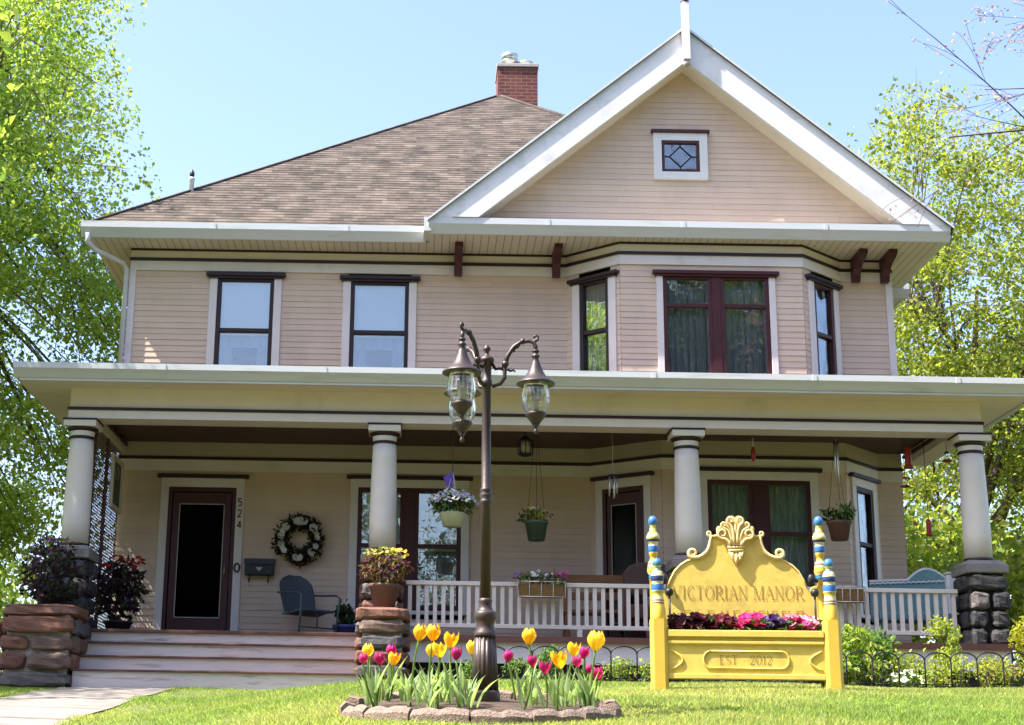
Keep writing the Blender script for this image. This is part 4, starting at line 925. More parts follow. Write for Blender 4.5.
def lettering(mb, text, x0, x1, z0, h, y):
    tot = sum(GL[c][0]+.08 for c in text); sx = (x1-x0)/tot; x = x0
    def bar(a, b, c, d, w):
        A, B = Vector((a, 0, b)), Vector((c, 0, d)); dd = (B-A); L = dd.length
        if L < 1e-6: return
        nn = Vector((-dd.z, 0, dd.x))/L*w/2; mb.poly([(p.x, y, p.z) for p in (A-nn, B-nn, B+nn, A+nn)])
    for c in text:
        w, S, F = GL[c]
        for a, b, c2, d, t in S: bar(x+a*sx, z0+b*h, x+c2*sx, z0+d*h, t*h*.9)
        for a, b in F: bar(x+(a-.13)*sx, z0+(b*.97+.015)*h, x+(a+.13)*sx, z0+(b*.97+.015)*h, .045*h)
        x += (w+.08)*sx
tx = MB(); lettering(tx, 'VICTORIAN MANOR', -.485, .50, .695, .100, .1815); tx.build('lettering', 'letter', HB)
tx = MB()
for x, w in ((-.40, .05), (-.30, 0), (-.22, .04), (-.12, 0), (-.08, 0), (-.03, .05), (.06, .03), (.12, 0), (.16, .04), (.22, 0), (.26, .04), (.33, .03), (.38, 0), (.44, .05), (.48, 0)):
    tx.poly([(x-.004, .1815, .52), (x+.004, .1815, .52), (x+.004, .1815, .612), (x-.004, .1815, .612)])
    if w: tx.poly([(x-.004, .1812, .606), (x+w, .1812, .606), (x+w, .1812, .612), (x-.004, .1812, .612)])
tx.build('worn_lettering', 'letter', HB)
f = MB(); f.box(-.56, .56, -.225, -.175, .085, .375); FB = f.build('footboard', 'yellow', bed, .004)
f = MB(); f.box(-.56, .56, -.25, -.165, .375, .425); f.box(-.56, .56, -.243, -.17, .325, .35); f.box(-.56, .56, -.238, -.17, .075, .115); f.build('ledge_moulding', 'yellow', FB, .006)
def outline(mb, pts, r, y): mb.tube([(x, y, z) for x, z in pts], r, 7)
car = []
for k in range(13): a = R(90-180*k/12); car.append((.25+.055*math.cos(a), .215+.062*math.sin(a)))
cl_ = [(-.25, .277), (.25, .277)]+car+[(-.25, .153)]+[(-x, z) for x, z in car[::-1]]
f = MB(); outline(f, cl_+[cl_[0]], .008, -.228)
for s in (-1, 1): outline(f, [(s*(.54-.085*math.sin(R(180*k/12))),   .14+.14*k/12) for k in range(13)], .009, -.228)
f.build('carved_panel', 'yellow', FB)
tx = MB(); lettering(tx, 'EST . 2012', -.19, .19, .180, .066, -.2285); tx.build('lettering', 'letter_dark', FB)
for x in (-.59, .575):
    f = MB(); f.box(x, x+.025, -.17, .17, .10, .38); f.build('side_rail', 'yellow', bed, .004)
f = MB(); f.box(-.56, .56, -.172, .183, .10, .40); f.build('planter_soil', 'soil', bed)
for x in (-.53, .53):
    f = MB(); f.tube([(x, -.10, .38), (x, -.10, .70)], .008, 6); f.ball((x, -.10, .715), .032, 12); f.build('iron_rod', 'iron', bed)
for s in (-1, 1):
    f = MB(); f.tube([(s*.60, .165, .83), (s*.575, .155, .84), (s*.545, .15, .86)], [.012, .02, .012], 7); f.ball((s*.55, .15, .845), .034, 10, .8, .6, 1.2); f.build('iron_leaf', 'iron', bed)
bedM = Matrix.Translation((2.385, 11.6, BZ)) @ Matrix.Rotation(R(-5), 4, 'Z')
# petunias growing in the bed
def disc_flowers(mb, pts, size, cols, rr, upd=(0, -.55, .8), throat=None):
    for p in pts:
        d = (Vector(upd)+Vector((rr.uniform(-.6, .6), rr.uniform(-.6, .6), rr.uniform(-.4, .4)))).normalized(); a = d.orthogonal().normalized(); b = d.cross(a); s = size*rr.uniform(.75, 1.2)
        c = rr.choice(cols); v = rr.uniform(.85, 1.15); cc = tuple(q_*v for q_ in c); ctr = mb.p(Vector(p)-d*s*.25); n = 10; ring = []
        for k in range(n):
            t = 2*math.pi*k/n; r = s*(1-.14*(k % 2)); ring.append(mb.p(Vector(p)+a*math.cos(t)*r+b*math.sin(t)*r+d*rr.uniform(-.1, .12)*s))
        for k in range(n):
            mb.c = cc if not throat or k % 2 else throat
            mb.face([ctr, ring[k], ring[(k+1) % n]])
def petunia(x0, x1, label, cols, nf, hz, green, seed):
    rr = random.Random(seed); c = bedM @ Vector(((x0+x1)/2, -.02, .40)); t = thing('petunia', label, 'petunia', c, 0, 'petunias in the bed planter')
    pts = []
    for k in range(nf):
        u = rr.uniform(-1, 1); v = rr.uniform(-1, .6); hh = hz*max(.25, 1-.25*u*u-.35*v*v)*rr.uniform(.55, 1.1)
        pts.append(bedM @ Vector(((x0+x1)/2+u*(x1-x0)*.56, -.04+v*.14, .41+hh)))
    g = np.random.default_rng(seed); n = 260
    L = np.array([bedM @ Vector(((x0+x1)/2+g.uniform(-1, 1)*(x1-x0)*.55, -.03+g.uniform(-1, 1)*.15, .40+hz*.75*g.random()**.7)) for _ in range(n)])
    leaves('foliage', L, .04, 'leaf', t, green, seed, .6, .3, org=c)
    m = MB(); disc_flowers(m, pts, .033, cols, rr); m.build('blossoms', 'flower', t)
GP = [(.05, .11, .02), (.07, .14, .03)]; GD = [(.05, .03, .025), (.06, .05, .03)]
petunia(-.52, -.22, 'dark burgundy petunia mound at the left end of the yellow bed', [(.028, .002, .008), (.05, .003, .011), (.024, .002, .012)], 190, .145, GD, 1)
petunia(-.25, -.06, 'wine red petunia next to the dark mound in the yellow bed', [(.12, .005, .016), (.08, .005, .02)], 100, .14, GD+GP, 2)
petunia(-.02, .15, 'bright pink petunia in the middle of the yellow bed', [(.62, .025, .20), (.50, .02, .16)], 95, .145, GP, 3)
petunia(.13, .33, 'deep purple petunia with green leaves in the yellow bed', [(.035, .008, .075), (.05, .012, .11)], 80, .135, GP, 4)
petunia(.31, .54, 'magenta and white petunia at the right end of the yellow bed', [(.36, .015, .12), (.45, .05, .2), (.7, .42, .52)], 110, .14, GP, 5)

# ---------------------------------------------------------------- stone piers beside the steps
def cheek(label, x0, x1, y0, y1, h, rows, seed, cap):
    t = thing('stone_pier', label, 'stone pier', ((x0+x1)/2, (y0+y1)/2, 0))
    m = MB(); m.box(x0+.06, x1-.06, y0+.055, y1-.05, -.2, h-.10); m.build('mortar_core', 'mortar', t)
    m = MB(); stonework(m, x0, x1, y0, y1, -.06, h-.13, rows, red, seed, 2 if x1-x0 > .6 else 1); m.build('field_stones', 'rock', t)
    m = MB(); m.c = cap; m.rock(((x0+x1)/2, (y0+y1)/2, h-.065), ((x1-x0)/2+.02, (y1-y0)/2+.02, .07), seed, 30, .38, .05); m.build('cap_stone', 'rock', t)
cheek('low pier of layered red boulders left of the steps', -4.55, -3.76, 17.02, 17.9, .85, 4, 5, (.17, .08, .055))
cheek('narrow pier of stacked boulders right of the steps behind the tulips', -.68, -.13, 17.0, 17.75, .87, 5, 9, (.19, .09, .06))

# ---------------------------------------------------------------- plants in pots and beds
def clump(name, label, cat, loc, r, h, n, size, cols, seed, group=None, flowers=None, pot=None, asp=.45, up=.3, stems=True, shape=0.5, sub='foliage'):
    """a plant: leaves filling a dome, its stems, its blossoms, its pot"""
    t = thing(name, label, cat, loc, 0, group); L = Vector(loc); g = np.random.default_rng(seed); rr = random.Random(seed)
    z0 = 0.
    if pot:
        pr_, pm = pot; m = MB(); m.lathe([(q_, z+loc[2]) for q_, z in pr_], (loc[0], loc[1], 0), 20); m.build('pot', pm, t); z0 = max(z for _, z in pr_)-.03
    q = g.normal(size=(n, 3)); q /= np.linalg.norm(q, axis=1)[:, None]; q *= (g.random(n)[:, None]**.45)
    P = np.stack([loc[0]+q[:, 0]*r, loc[1]+q[:, 1]*r, loc[2]+z0+h*(.5+.5*q[:, 2])**(1/(.5+shape))], 1)
    nzv = np.array([noise.noise(Vector(p)*4+Vector((seed, 0, 0))) for p in P]); P = P[nzv > -.22]
    leaves(sub, P, size, 'leaf', t, cols, seed, asp, up, org=L)
    if stems:
        m = MB(); m.c = (.09, .13, .04)
        for k in range(14):
            e = P[rr.randrange(len(P))]; m.tube(bez((loc[0]+rr.uniform(-.2, .2)*r, loc[1]+rr.uniform(-.2, .2)*r, loc[2]+z0-.02), e, (0, 0, 0), 3), .004, 4, False)
        m.build('stems', 'leaf', t)
    if flowers:
        for cols_, nf, fs, hi in flowers:
            m = MB(); pts = []
            for k in range(nf):
                u = rr.uniform(0, 6.28); w = math.sqrt(rr.random()); zz_ = math.sqrt(max(0, 1-w*w*.9)); pts.append((loc[0]+r*w*math.cos(u), loc[1]-abs(r*w*math.sin(u))*.9, loc[2]+z0+h*(hi+(1-hi)*zz_)*rr.uniform(.85, 1.05)))
            disc_flowers(m, pts, fs, cols_, rr); m.build('blossoms', 'flower', t)
    return t
YG = [(.31, .37, .07), (.38, .41, .09), (.24, .33, .06)]; MG = [(.10, .19, .04), (.15, .25, .055)]; DG = [(.035, .07, .02), (.05, .09, .025)]; PU = [(.05, .02, .05), (.07, .03, .06), (.05, .05, .03)]
BEDS = [  # x, y, radius, height, leaf size, colours, label, flowers
 (4.62, 16.75, .24, .75, .08, YG+MG, 'tall leafy shrub by the wire fence right of the yellow bed', None), (4.90, 17.1, .28, .72, .09, MG, 'dark green bushy plant behind the tall leafy shrub', None), (5.78, 17.3, .20, .92, .07, YG, 'tallest yellow-green plant beside the right stone pier', None), (4.42, 16.5, .18, .42, .10, YG+MG, 'low strap leaved plant right beside the yellow bed', None),
 (5.05, 16.35, .20, .26, .05, MG, 'white flowering plant behind the wire fence', [([(.75, .75, .65)], 40, .022, .4)]), (5.35, 16.4, .20, .36, .06, YG, 'yellow-green perennial right of the white flowers', None), (5.62, 16.45, .18, .44, .055, YG, 'pale yellow perennial in front of the tallest plant', None), (5.98, 16.4, .22, .42, .055, YG+[(.24, .13, .06)], 'bronze tinted shrub at the foot of the right stone pier', None), (6.35, 16.5, .24, .36, .06, YG+[(.26, .14, .09)], 'rosy tipped low plant right of the stone pier foot', None), (6.75, 16.9, .36, .95, .07, [(.34, .33, .04), (.28, .30, .04)], 'bright yellow shrub at the right edge', None),
 (1.05, 16.7, .18, .34, .05, MG, 'small green plant under the railing right of the lamp post', None), (1.42, 16.9, .17, .50, .06, MG, 'leafy plant behind the tall lone yellow tulip', None), (1.78, 16.5, .18, .26, .05, DG+MG, 'low dark plant behind the right end of the ring', None), (2.12, 16.6, .20, .36, .05, YG+MG, 'fine leaved plant left of the yellow bed', None), (2.42, 16.5, .18, .34, .05, YG+MG, 'feathery plant close to the left post of the yellow bed', None), (2.95, 16.6, .24, .30, .06, MG, 'low green plant behind the left half of the yellow bed', None), (3.5, 16.6, .24, .30, .06, MG, 'low green plant behind the right half of the yellow bed', None), (4.0, 16.6, .22, .34, .06, MG, 'green plant behind the right post of the yellow bed', None), (.55, 16.8, .16, .32, .05, MG, 'small plant behind the lamp post base', None)]
BEDS += [(5.2, 16.9, .20, .50, .06, YG, 'airy yellow-green plant between the dark shrub and the white flowers', None), (6.2, 17.0, .20, .46, .05, YG+MG, 'loose green plant right before the right stone pier', None), (4.75, 16.3, .14, .55, .05, YG, 'thin pale upright plant at the fence right of the yellow bed', None), (1.25, 16.4, .16, .22, .045, MG, 'low groundcover plant behind the tulips right of the lamp post', None)]
for i, (x, y, r, h, ls, cols, lab, fl_) in enumerate(BEDS):
    clump('garden_plant', lab, 'plant', (x, y, z1(x, y)), r, h, int(470*(r/.2)**2*(h/.4)), ls*.74, cols, 40+i, 'plants along the porch', fl_, shape=1.2, up=.15)
POT = [(.10, 0), (.15, .22), (.165, .23), (.165, .26), (.15, .26), (.14, .23)]
def pot(s, z): return [(r*s, q_*z) for r, q_ in POT]
t = clump('potted_plant', 'trailing purple and yellow potted plant on top of the right stone pier', 'potted plant', (-.40, 17.36, .872), .27, .42, 1300, .06, [(.10, .035, .04), (.07, .03, .05), (.16, .14, .04), (.13, .07, .04)], 70, None, [([(.75, .42, .02)], 12, .03, .9), ([(.30, .33, .05)], 40, .025, .8), ([(.26, .02, .06)], 16, .025, .2)], (pot(1.1, 1.1), 'potbrown'))
clump('potted_plant', 'dark foliage plant with purple flowers before the left column', 'potted plant', (-4.12, 17.5, .86), .40, .72, 1500, .075, [(.03, .05, .02), (.05, .025, .05), (.03, .035, .025), (.06, .03, .07)], 71, None, [([(.10, .04, .16), (.14, .06, .2)], 22, .03, .3)], (pot(1.1, .45), 'potdark'), shape=.1)
sp = thing('spiky_plant', 'upright grassy spikes rising in front of the left column', 'plant', (-4.30, 17.9, .9)); m = MB()
for k in range(14): m.c = (.05, .10, .04); strap_leaf(m, (-4.30+rnd.uniform(-.04, .04), 17.95+rnd.uniform(-.03, .03), .9), rnd.uniform(0, 6.28), rnd.uniform(.8, 1.15), .018, .12, 0, .985)
m.build('blades', 'leaf', sp); m = MB(); m.lathe(pot(.8, 1.0) and [(r*.8, z-.02+.86) for r, z in POT], (-4.30, 17.95, 0), 16); m.build('pot', 'potdark', sp)
clump('potted_plant', 'purple leaved plant with red blooms standing on the porch left of the door', 'potted plant', (-3.66, 19.0, .67), .30, .80, 900, .09, [(.05, .02, .055), (.06, .025, .06), (.04, .05, .03)], 72, None, [([(.35, .02, .02)], 26, .035, .95)], (pot(1.1, .7), 'potdark'))
clump('potted_plant', 'green leaved plant in a blue glazed pot on the porch', 'potted plant', (-.93, 19.9, .67), .17, .34, 260, .08, DG+[(.03, .12, .09)], 73, None, None, (pot(1.1, 1.0), 'potblue'))
t = thing('plant_stand', 'terracotta pot on a black iron stand at the left edge', 'plant stand', (-4.72, 17.6, 0)); m = MB(); m.lathe([(.10, .46), (.135, .64), (.15, .65), (.15, .69), (.12, .69)], (-4.72, 17.6, 0), 18); m.build('pot', 'terracotta', t)
m = MB()
for k in range(3): a = k*2.1+.4; m.tube([(-4.72+.05*math.cos(a), 17.6+.05*math.sin(a), .46), (-4.72+.10*math.cos(a), 17.6+.10*math.sin(a), .2), (-4.72+.16*math.cos(a), 17.6+.16*math.sin(a), -.05)], .012, 6)
m.tube([(-4.72+.11*math.cos(t_), 17.6+.11*math.sin(t_), .24) for t_ in [k*.524 for k in range(13)]], .01, 6); m.build('stand', 'iron', t)
clump('shrub', 'dark low shrub behind the plant stand at the left edge', 'shrub', (-5.1, 18.3, -.05), .45, .45, 600, .07, DG, 74)

# hanging baskets and railing boxes
def hang_lines(t, c, top, r, n, m_='string', rad=.004):
    m = MB()
    for k in range(n): a = 2*math.pi*k/n+.5; m.tube([(c[0]+r*math.cos(a), c[1]+r*math.sin(a), c[2]), (c[0], c[1], top)], rad, 5)
    m.build('hanger', m_, t)
t = clump('hanging_basket', 'hanging basket of white and lavender petunias in a pale green pot', 'hanging basket', (.365, 18.25, 1.96), .30, .30, 900, .05, DG+MG, 80, None, [([(.75, .75, .80), (.38, .34, .60), (.60, .58, .72)], 150, .028, .25)], ([(.11, 0), (.15, .15), (.155, .16), (.14, .16)], 'potpale')); hang_lines(t, (.365, 18.25, 2.12), 2.62, .14, 4)
m = MB(); m.tube([(.365, 18.25, 2.60), (.365, 18.28, 2.9), (.365, 18.35, 3.2)], .005, 5); m.build('hook', 'iron', t)
m = MB(); m.prism_y([(.30, 2.45), (.37, 2.42), (.365, 2.62), (.30, 2.58), (.25, 2.55)], 18.235, 18.245); m.build('ribbon', 'purple', t)
t = clump('hanging_basket', 'dark green hanging pot with straggly yellow-green plant over the railing', 'hanging basket', (1.39, 18.6, 1.86), .20, .20, 220, .06, DG+YG+[(.22, .12, .06)], 81, None, [([(.55, .40, .30)], 14, .025, .5)], ([(.10, 0), (.135, .2), (.145, .205), (.145, .23), (.13, .23)], 'potgreen')); hang_lines(t, (1.39, 18.6, 2.08), 3.36, .13, 3, 'iron', .003)
t = clump('hanging_basket', 'brown hanging pot with green leaves beside the yellow bed post', 'hanging basket', (5.08, 18.7, 1.94), .20, .22, 320, .07, MG+DG, 82, None, None, ([(.10, 0), (.14, .2), (.15, .205), (.15, .23), (.135, .23)], 'potbrown')); hang_lines(t, (5.08, 18.7, 2.14), 3.2, .14, 3, 'iron', .003)
def railbox(x0, x1, label, flowers, seed):
    t = thing('railing_planter', label, 'planter', ((x0+x1)/2, 18.3, 1.14))
    m = MB(); m.frustum((x0+x1)/2, 18.31, 1.15, 1.30, (x1-x0)/2*.9, .055, (x1-x0)/2-.02, .075); m.build('liner', 'coco', t)
    m = MB(); n = 5
    for k in range(n): x = x0+(x1-x0)*k/(n-1); m.tube([(x, 18.385, 1.345), (x, 18.225, 1.325), (x, 18.235, 1.15), (x, 18.37, 1.145)], .007, 5)
    m.tube([(x0, 18.222, 1.325), (x1, 18.222, 1.325)], .008, 6); m.tube([(x0, 18.232, 1.15), (x1, 18.232, 1.15)], .006, 6); m.build('wire_frame', 'string', t)
    if flowers:
        g = np.random.default_rng(seed); n = 300; P = np.stack([g.uniform(x0, x1, n), 18.31+.07*g.normal(size=n), 1.30+.12*g.random(n)], 1); leaves('foliage', P, .05, 'leaf', t, DG+MG, seed, .5, .3, org=((x0+x1)/2, 18.3, 1.14))
        rr_ = random.Random(seed); m = MB()
        for xx, cols_ in flowers: disc_flowers(m, [(xx+rr_.uniform(-.05, .05), 18.27+rr_.uniform(-.05, .05), 1.40+rr_.uniform(-.04, .05)) for _ in range(7)], .028, cols_, rr_)
        m.build('blossoms', 'flower', t)
railbox(1.14, 1.70, 'railing planter with coco liner and purple flowers right of the lamp post', [(1.13, [(.22, .12, .30)]), (1.36, [(.60, .60, .68), (.35, .35, .5)]), (1.50, [(.55, .52, .6), (.3, .2, .4)]), (1.62, [(.45, .06, .30)]), (1.68, [(.5, .05, .32)])], 85)
railbox(4.86, 5.22, 'small empty railing planter with brown liner right of the yellow bed', None, 86)

# ---------------------------------------------------------------- wire fence along the bed
fe = thing('garden_fence', 'low black wire garden edging fence with overlapping hoops', 'fence', (3.4, 16.0, z1(3.4, 16)))
for k in range(22):
    x0 = .62+k*.266; x1 = x0+.266; m = MB(); zb = z1(x0, 16)+.0
    pts = [(x0, 16.0, zb), (x0, 16.0, zb+.36)]+[((x0+x1)/2-.133*math.cos(math.pi*i/10), 16.0, zb+.36+.075*math.sin(math.pi*i/10)) for i in range(11)]+[(x1, 16.0, zb+.36), (x1, 16.0, zb)]
    m.tube(pts, .0085, 6); xm = (x0+x1)/2
    m.tube([(xm-.045, 16.004, zb), (xm-.045, 16.004, zb+.22)]+[(xm-.045*math.cos(math.pi*i/6), 16.004, zb+.22+.04*math.sin(math.pi*i/6)) for i in range(7)]+[(xm+.045, 16.004, zb)], .0045, 5)
    m.tube([(x0, 16.006, zb+.12), (x1, 16.006, zb+.12)], .004, 5); m.build('hoop', 'iron', fe)

# ---------------------------------------------------------------- things on the porch
w = thing('wreath', 'round wreath with white blossoms on the porch wall right of the door', 'wreath', (-1.60, 20.34, 2.07)); g = np.random.default_rng(5); n = 1500
a = g.random(n)*6.283; rad = .235+.055*g.normal(size=n).clip(-1.6, 1.6); P = np.stack([-1.60+rad*np.cos(a), 20.30-.05*g.random(n), 2.07+rad*np.sin(a)], 1)
leaves('twigs', P, .06, 'leaf', w, [(.05, .03, .025), (.04, .05, .03), (.07, .035, .03)], 5, .4, .0, org=(-1.60, 20.34, 2.07))
m = MB(); rr = random.Random(4); disc_flowers(m, [(-1.60+.24*math.cos(q_), 20.22, 2.07+.24*math.sin(q_)) for q_ in (.1, .3, .5, .7, 1.3, 1.5, 1.7, 2.4, 2.7, 2.95, 3.2, 3.4, 3.6, 3.8, 4.6, 4.8, 5.5, 5.9)], .052, [(.72, .72, .66), (.58, .60, .55)], rr, (0, -1, .1)); m.build('blossoms', 'flower', w)
mbx = thing('mailbox', 'black wall mailbox between the front door and the metal chair', 'mailbox', (-2.12, 20.38, 1.6)); m = MB(); m.box(-2.30, -1.92, 20.27, 20.385, 1.60, 1.76); m.build('box', 'iron', mbx, .01)
m = MB(); m.prism_x([(20.385, 1.765), (20.26, 1.765), (20.245, 1.74), (20.255, 1.80), (20.385, 1.83)], -2.31, -1.91); m.build('lid', 'iron', mbx)
m = MB(); m.prism_y([(-2.155, 1.70), (-2.11, 1.645), (-2.065, 1.70)], 20.262, 20.268); m.build('emblem', 'string', mbx)
for x in (-2.24, -1.99):
    m = MB(); m.tube([(x, 20.36, 1.60), (x, 20.33, 1.52), (x, 20.28, 1.50), (x, 20.27, 1.54)], .008, 6); m.build('paper_hook', 'iron', mbx)
# shell back metal lawn chair (built at the origin facing -y, then turned)
mc = thing('metal_chair', 'blue-grey metal lawn chair with a shell back on the porch', 'chair', (-1.42, 19.75, .67), R(38), None, False)
m = MB(); m.sm = True; n = 12; rows = []
for i in range(n+1):
    t_ = i/n; half = .24*(1+.10*math.sin(math.pi*t_))*(1 if t_ < .7 else math.sqrt(max(.02, 1-((t_-.7)/.32)**2))); row = []
    for j in range(13): u = j/6-1; row.append(m.p((u*half, .20+.16*t_-.05*(1-u*u)*0+.04*u*u*-1+.008*math.cos(u*18), .40+.50*t_)))
    rows.append(row)
for i in range(n):
    for j in range(12): m.face([rows[i][j], rows[i][j+1], rows[i+1][j+1], rows[i+1][j]])
m.sm = False; m.build('backrest', 'chairblue', mc)
m = MB(); m.prism_x([(-.26, .40), (-.24, .425), (-.1, .42), (.1, .39), (.22, .40), (.22, .375), (.1, .365), (-.1, .395), (-.25, .39)], -.24, .24); m.build('seat', 'chairblue', mc, .01)
for s in (-1, 1):
    m = MB(); m.tube([(s*.26, .30, .66), (s*.285, .1, .64), (s*.29, -.2, .62), (s*.29, -.29, .58), (s*.28, -.26, .3), (s*.27, -.22, .06), (s*.27, -.12, .015), (s*.27, .32, .015)], .014, 8); m.build('frame_tube', 'chairblue', mc)
m = MB()
m.tube([(-.27, .32, .015), (.27, .32, .015)], .014, 8); m.tube([(-.27, -.2, .2), (.27, -.2, .2)], .01, 6); m.tube([(0, -.22, .2), (0, -.22, .38)], .01, 6); m.build('crossbar', 'chairblue', mc)
bn = thing('bench', 'orange-brown wooden porch bench behind the railing', 'bench', (2.25, 19.5, .67)); m = MB(); m.box(1.80, 2.62, 19.70, 19.74, 1.50, 1.60); m.box(1.80, 2.62, 19.70, 19.73, 1.28, 1.38); m.build('backrest', 'wood', bn, .006)
m = MB(); m.box(1.78, 2.64, 19.28, 19.70, 1.08, 1.12); m.build('seat', 'wood', bn, .006)
for x in (1.80, 2.56):
    for y in (19.30, 19.66): m = MB(); m.box(x, x+.06, y, y+.06, .67, 1.08 if y < 19.5 else 1.62); m.build('leg', 'wood', bn)
ar = thing('armchair', 'dark upholstered porch armchair beside the bay door', 'chair', (2.85, 19.15, .67)); m = MB()
m.prism_y([(2.53, 1.30), (2.53, 1.60), (2.60, 1.68), (2.75, 1.72), (2.98, 1.72), (3.12, 1.66), (3.15, 1.56), (3.15, 1.30)][::-1], 19.30, 19.42); m.build('backrest', 'potbrown', ar, .03)
m = MB(); m.box(2.53, 3.15, 18.95, 19.35, .98, 1.16); m.build('seat', 'potbrown', ar, .03)
for x in (2.46, 3.15): m = MB(); m.box(x, x+.08, 18.95, 19.40, .85, 1.34); m.build('armrest', 'potbrown', ar, .02)
for x in (2.48, 3.16):
    for y in (18.97, 19.34): m = MB(); m.box(x, x+.05, y, y+.05, .67, .88); m.build('leg', 'iron', ar)
so = thing('wicker_sofa', 'teal wicker porch sofa with an arched back behind the right railing', 'sofa', (6.0, 19.0, .67)); m = MB()
pts = [(5.55, 1.05)]+[(5.55+.95*k/14, 1.50+.05*(k/14)+.13*math.sin(math.pi*min(1, max(0, (k/14-.5)/.5)))) for k in range(15)]+[(6.50, 1.05)]
m.prism_y(pts, 19.18, 19.22); m.build('backrest', 'teal', so)
m = MB(); m.tube([(x, 19.2, z+.01) for x, z in pts[1:-1]], .02, 8); m.tube([(5.55+.95*k/30, 19.17+.006*(k % 2), 1.47+.05*k/30+.015*(k % 2)) for k in range(31)], .012, 6); m.build('rim', 'white', so)
m = MB(); m.box(5.55, 6.5, 18.85, 19.2, 1.0, 1.1); m.build('seat', 'teal', so, .02)
for x in (5.58, 6.44):
    for y in (18.9, 19.14): m = MB(); m.box(x, x+.04, y, y+.04, .67, 1.0); m.build('leg', 'teal', so)
cu = thing('white_panel_stand', 'small white boxy stand at the right end of the porch', 'stand', (6.35, 18.95, .67)); m = MB(); m.box(6.42, 6.53, 18.90, 19.02, .67, 1.58); m.build('body', 'white', cu, .02); m = MB(); m.box(6.41, 6.54, 18.89, 19.03, 1.58, 1.605); m.build('top', 'white', cu, .01)
pic = thing('framed_panel', 'old white window frame with dark glass hung on the lattice screen', 'frame', (-3.98, 19.95, 2.35)); m = MB()
for y0, y1, za, zb in ((19.62, 19.68, 2.36, 3.05), (20.22, 20.28, 2.36, 3.05), (19.68, 20.22, 2.36, 2.42), (19.68, 20.22, 2.99, 3.05)): m.box(-4.0, -3.96, y0, y1, za, zb)
m.build('frame', 'trim', pic, .004); m = MB(); m.box(-3.99, -3.985, 19.68, 20.22, 2.42, 2.99); m.build('pane', 'potgreen', pic)
m = MB()
for k in range(6): a = k*1.047; m.tube([(-3.98, 19.95+.10*math.cos(a+q_*.26), 2.85+.08*math.sin(a+q_*.26)) for q_ in range(5)], .008, 5)
m.build('scroll_ornament', 'string', pic)
cl = thing('ceiling_lantern', 'black ceiling lantern under the porch right of the lamp post', 'ceiling light', (1.28, 18.95, 3.37)); m = MB(); m.lathe([(.07, 3.35), (.07, 3.371)], (1.28, 18.95, 0), 14); m.tube([(1.28, 18.95, 3.36), (1.28, 18.95, 3.20)], .012, 6)
m.lathe([(.02, 3.22), (.10, 3.16), (.11, 3.15)], (1.28, 18.95, 0), 12)
for k in range(8): a = k*math.pi/4; m.tube([(1.28+.095*math.cos(a), 18.95+.095*math.sin(a), 3.15), (1.28+.085*math.cos(a), 18.95+.085*math.sin(a), 2.99)], .007, 5)
m.lathe([(.03, 2.96), (.09, 2.98), (.095, 2.99)], (1.28, 18.95, 0), 12); m.build('cage', 'iron', cl); m = MB(); m.lathe([(.06, 3.0), (.07, 3.07), (.065, 3.15)], (1.28, 18.95, 0), 12); m.build('glass', 'butter', cl)
def chime(label, x, y, ztop, lines, nt_, L_, r, mat_, cap='iron', grp='wind chimes'):
    t = thing('wind_chime', label, 'wind chime', (x, y, ztop-lines-L_), 0, grp); m = MB(); m.tube([(x, y, ztop), (x, y, ztop-lines)], .004, 5); m.build('string', 'string', t)
    m = MB(); m.lathe([(r+.012, ztop-lines-.02), (r+.012, ztop-lines)], (x, y, 0), 12); m.build('disc', cap, t)
    for k in range(nt_): a = 2*math.pi*k/nt_; m = MB(); ll = L_*(.8+.2*((k*2) % 3)/2); m.tube([(x+r*math.cos(a), y+r*math.sin(a), ztop-lines-.03), (x+r*math.cos(a), y+r*math.sin(a), ztop-lines-.03-ll)], .009, 7); m.build('tube', mat_, t)
chime('silver tube wind chime hanging before the dark bay door', 2.36, 18.9, 3.36, .62, 5, .26, .05, 'steel')
chime('long pale wind chime hanging right of the lace window', 5.08, 18.66, 3.2, .06, 5, .50, .02, 'steel')
def feeder(label, x, y, ztop, drop, kind, f=.62):
    t = thing('bird_feeder', label, 'bird feeder', (x, y, ztop-drop-.3), 0, 'bird feeders on the porch'); m = MB(); m.tube([(x, y, ztop), (x, y, ztop-drop)], .004, 5); m.build('wire', 'iron', t); z = ztop-drop
    def lz(mb, prof, n): mb.lathe([(r*f, z+q*f) for r, q in prof], (x, y, 0), n)
    if kind == 'tube':
        m = MB(); lz(m, [(.045, -.32), (.05, -.30), (.05, -.06), (.03, -.02), (.01, 0)], 14); m.build('bottle', 'redplastic', t); m = MB(); lz(m, [(.06, -.35), (.07, -.34), (.06, -.31)], 14); m.build('base', 'redplastic', t)
    else:
        m = MB(); lz(m, [(.03, -.16), (.045, -.14), (.045, -.03), (.02, 0)], 14); m.build('bottle', 'lampglass', t)
        m = MB(); lz(m, [(.03, -.21), (.10, -.20), (.105, -.185), (.07, -.165), (.03, -.155)], 16); m.build('base', 'redplastic', t)
        m = MB(); lz(m, [(.05, -.03), (.045, -.005), (.01, .01)], 12); m.build('cap', 'iron' if kind == 'dark' else 'redplastic', t)
feeder('tall red tube feeder hanging from the ceiling near the right column', 6.02, 18.85, 3.37, .20, 'tube', .85)
feeder('red dish hummingbird feeder close beside the right column', 6.47, 18.75, 3.21, .14, 'dark')
feeder('small clear feeder with red base below the red tube feeder', 5.98, 18.9, 3.37, .60, 'dish')
feeder('lowest feeder, slim and red, hanging over the wicker sofa', 6.24, 18.9, 3.37, 1.16, 'tube2') if False else feeder('lowest feeder, slim and red, hanging over the wicker sofa', 6.22, 18.85, 3.37, 1.12, 'tube')
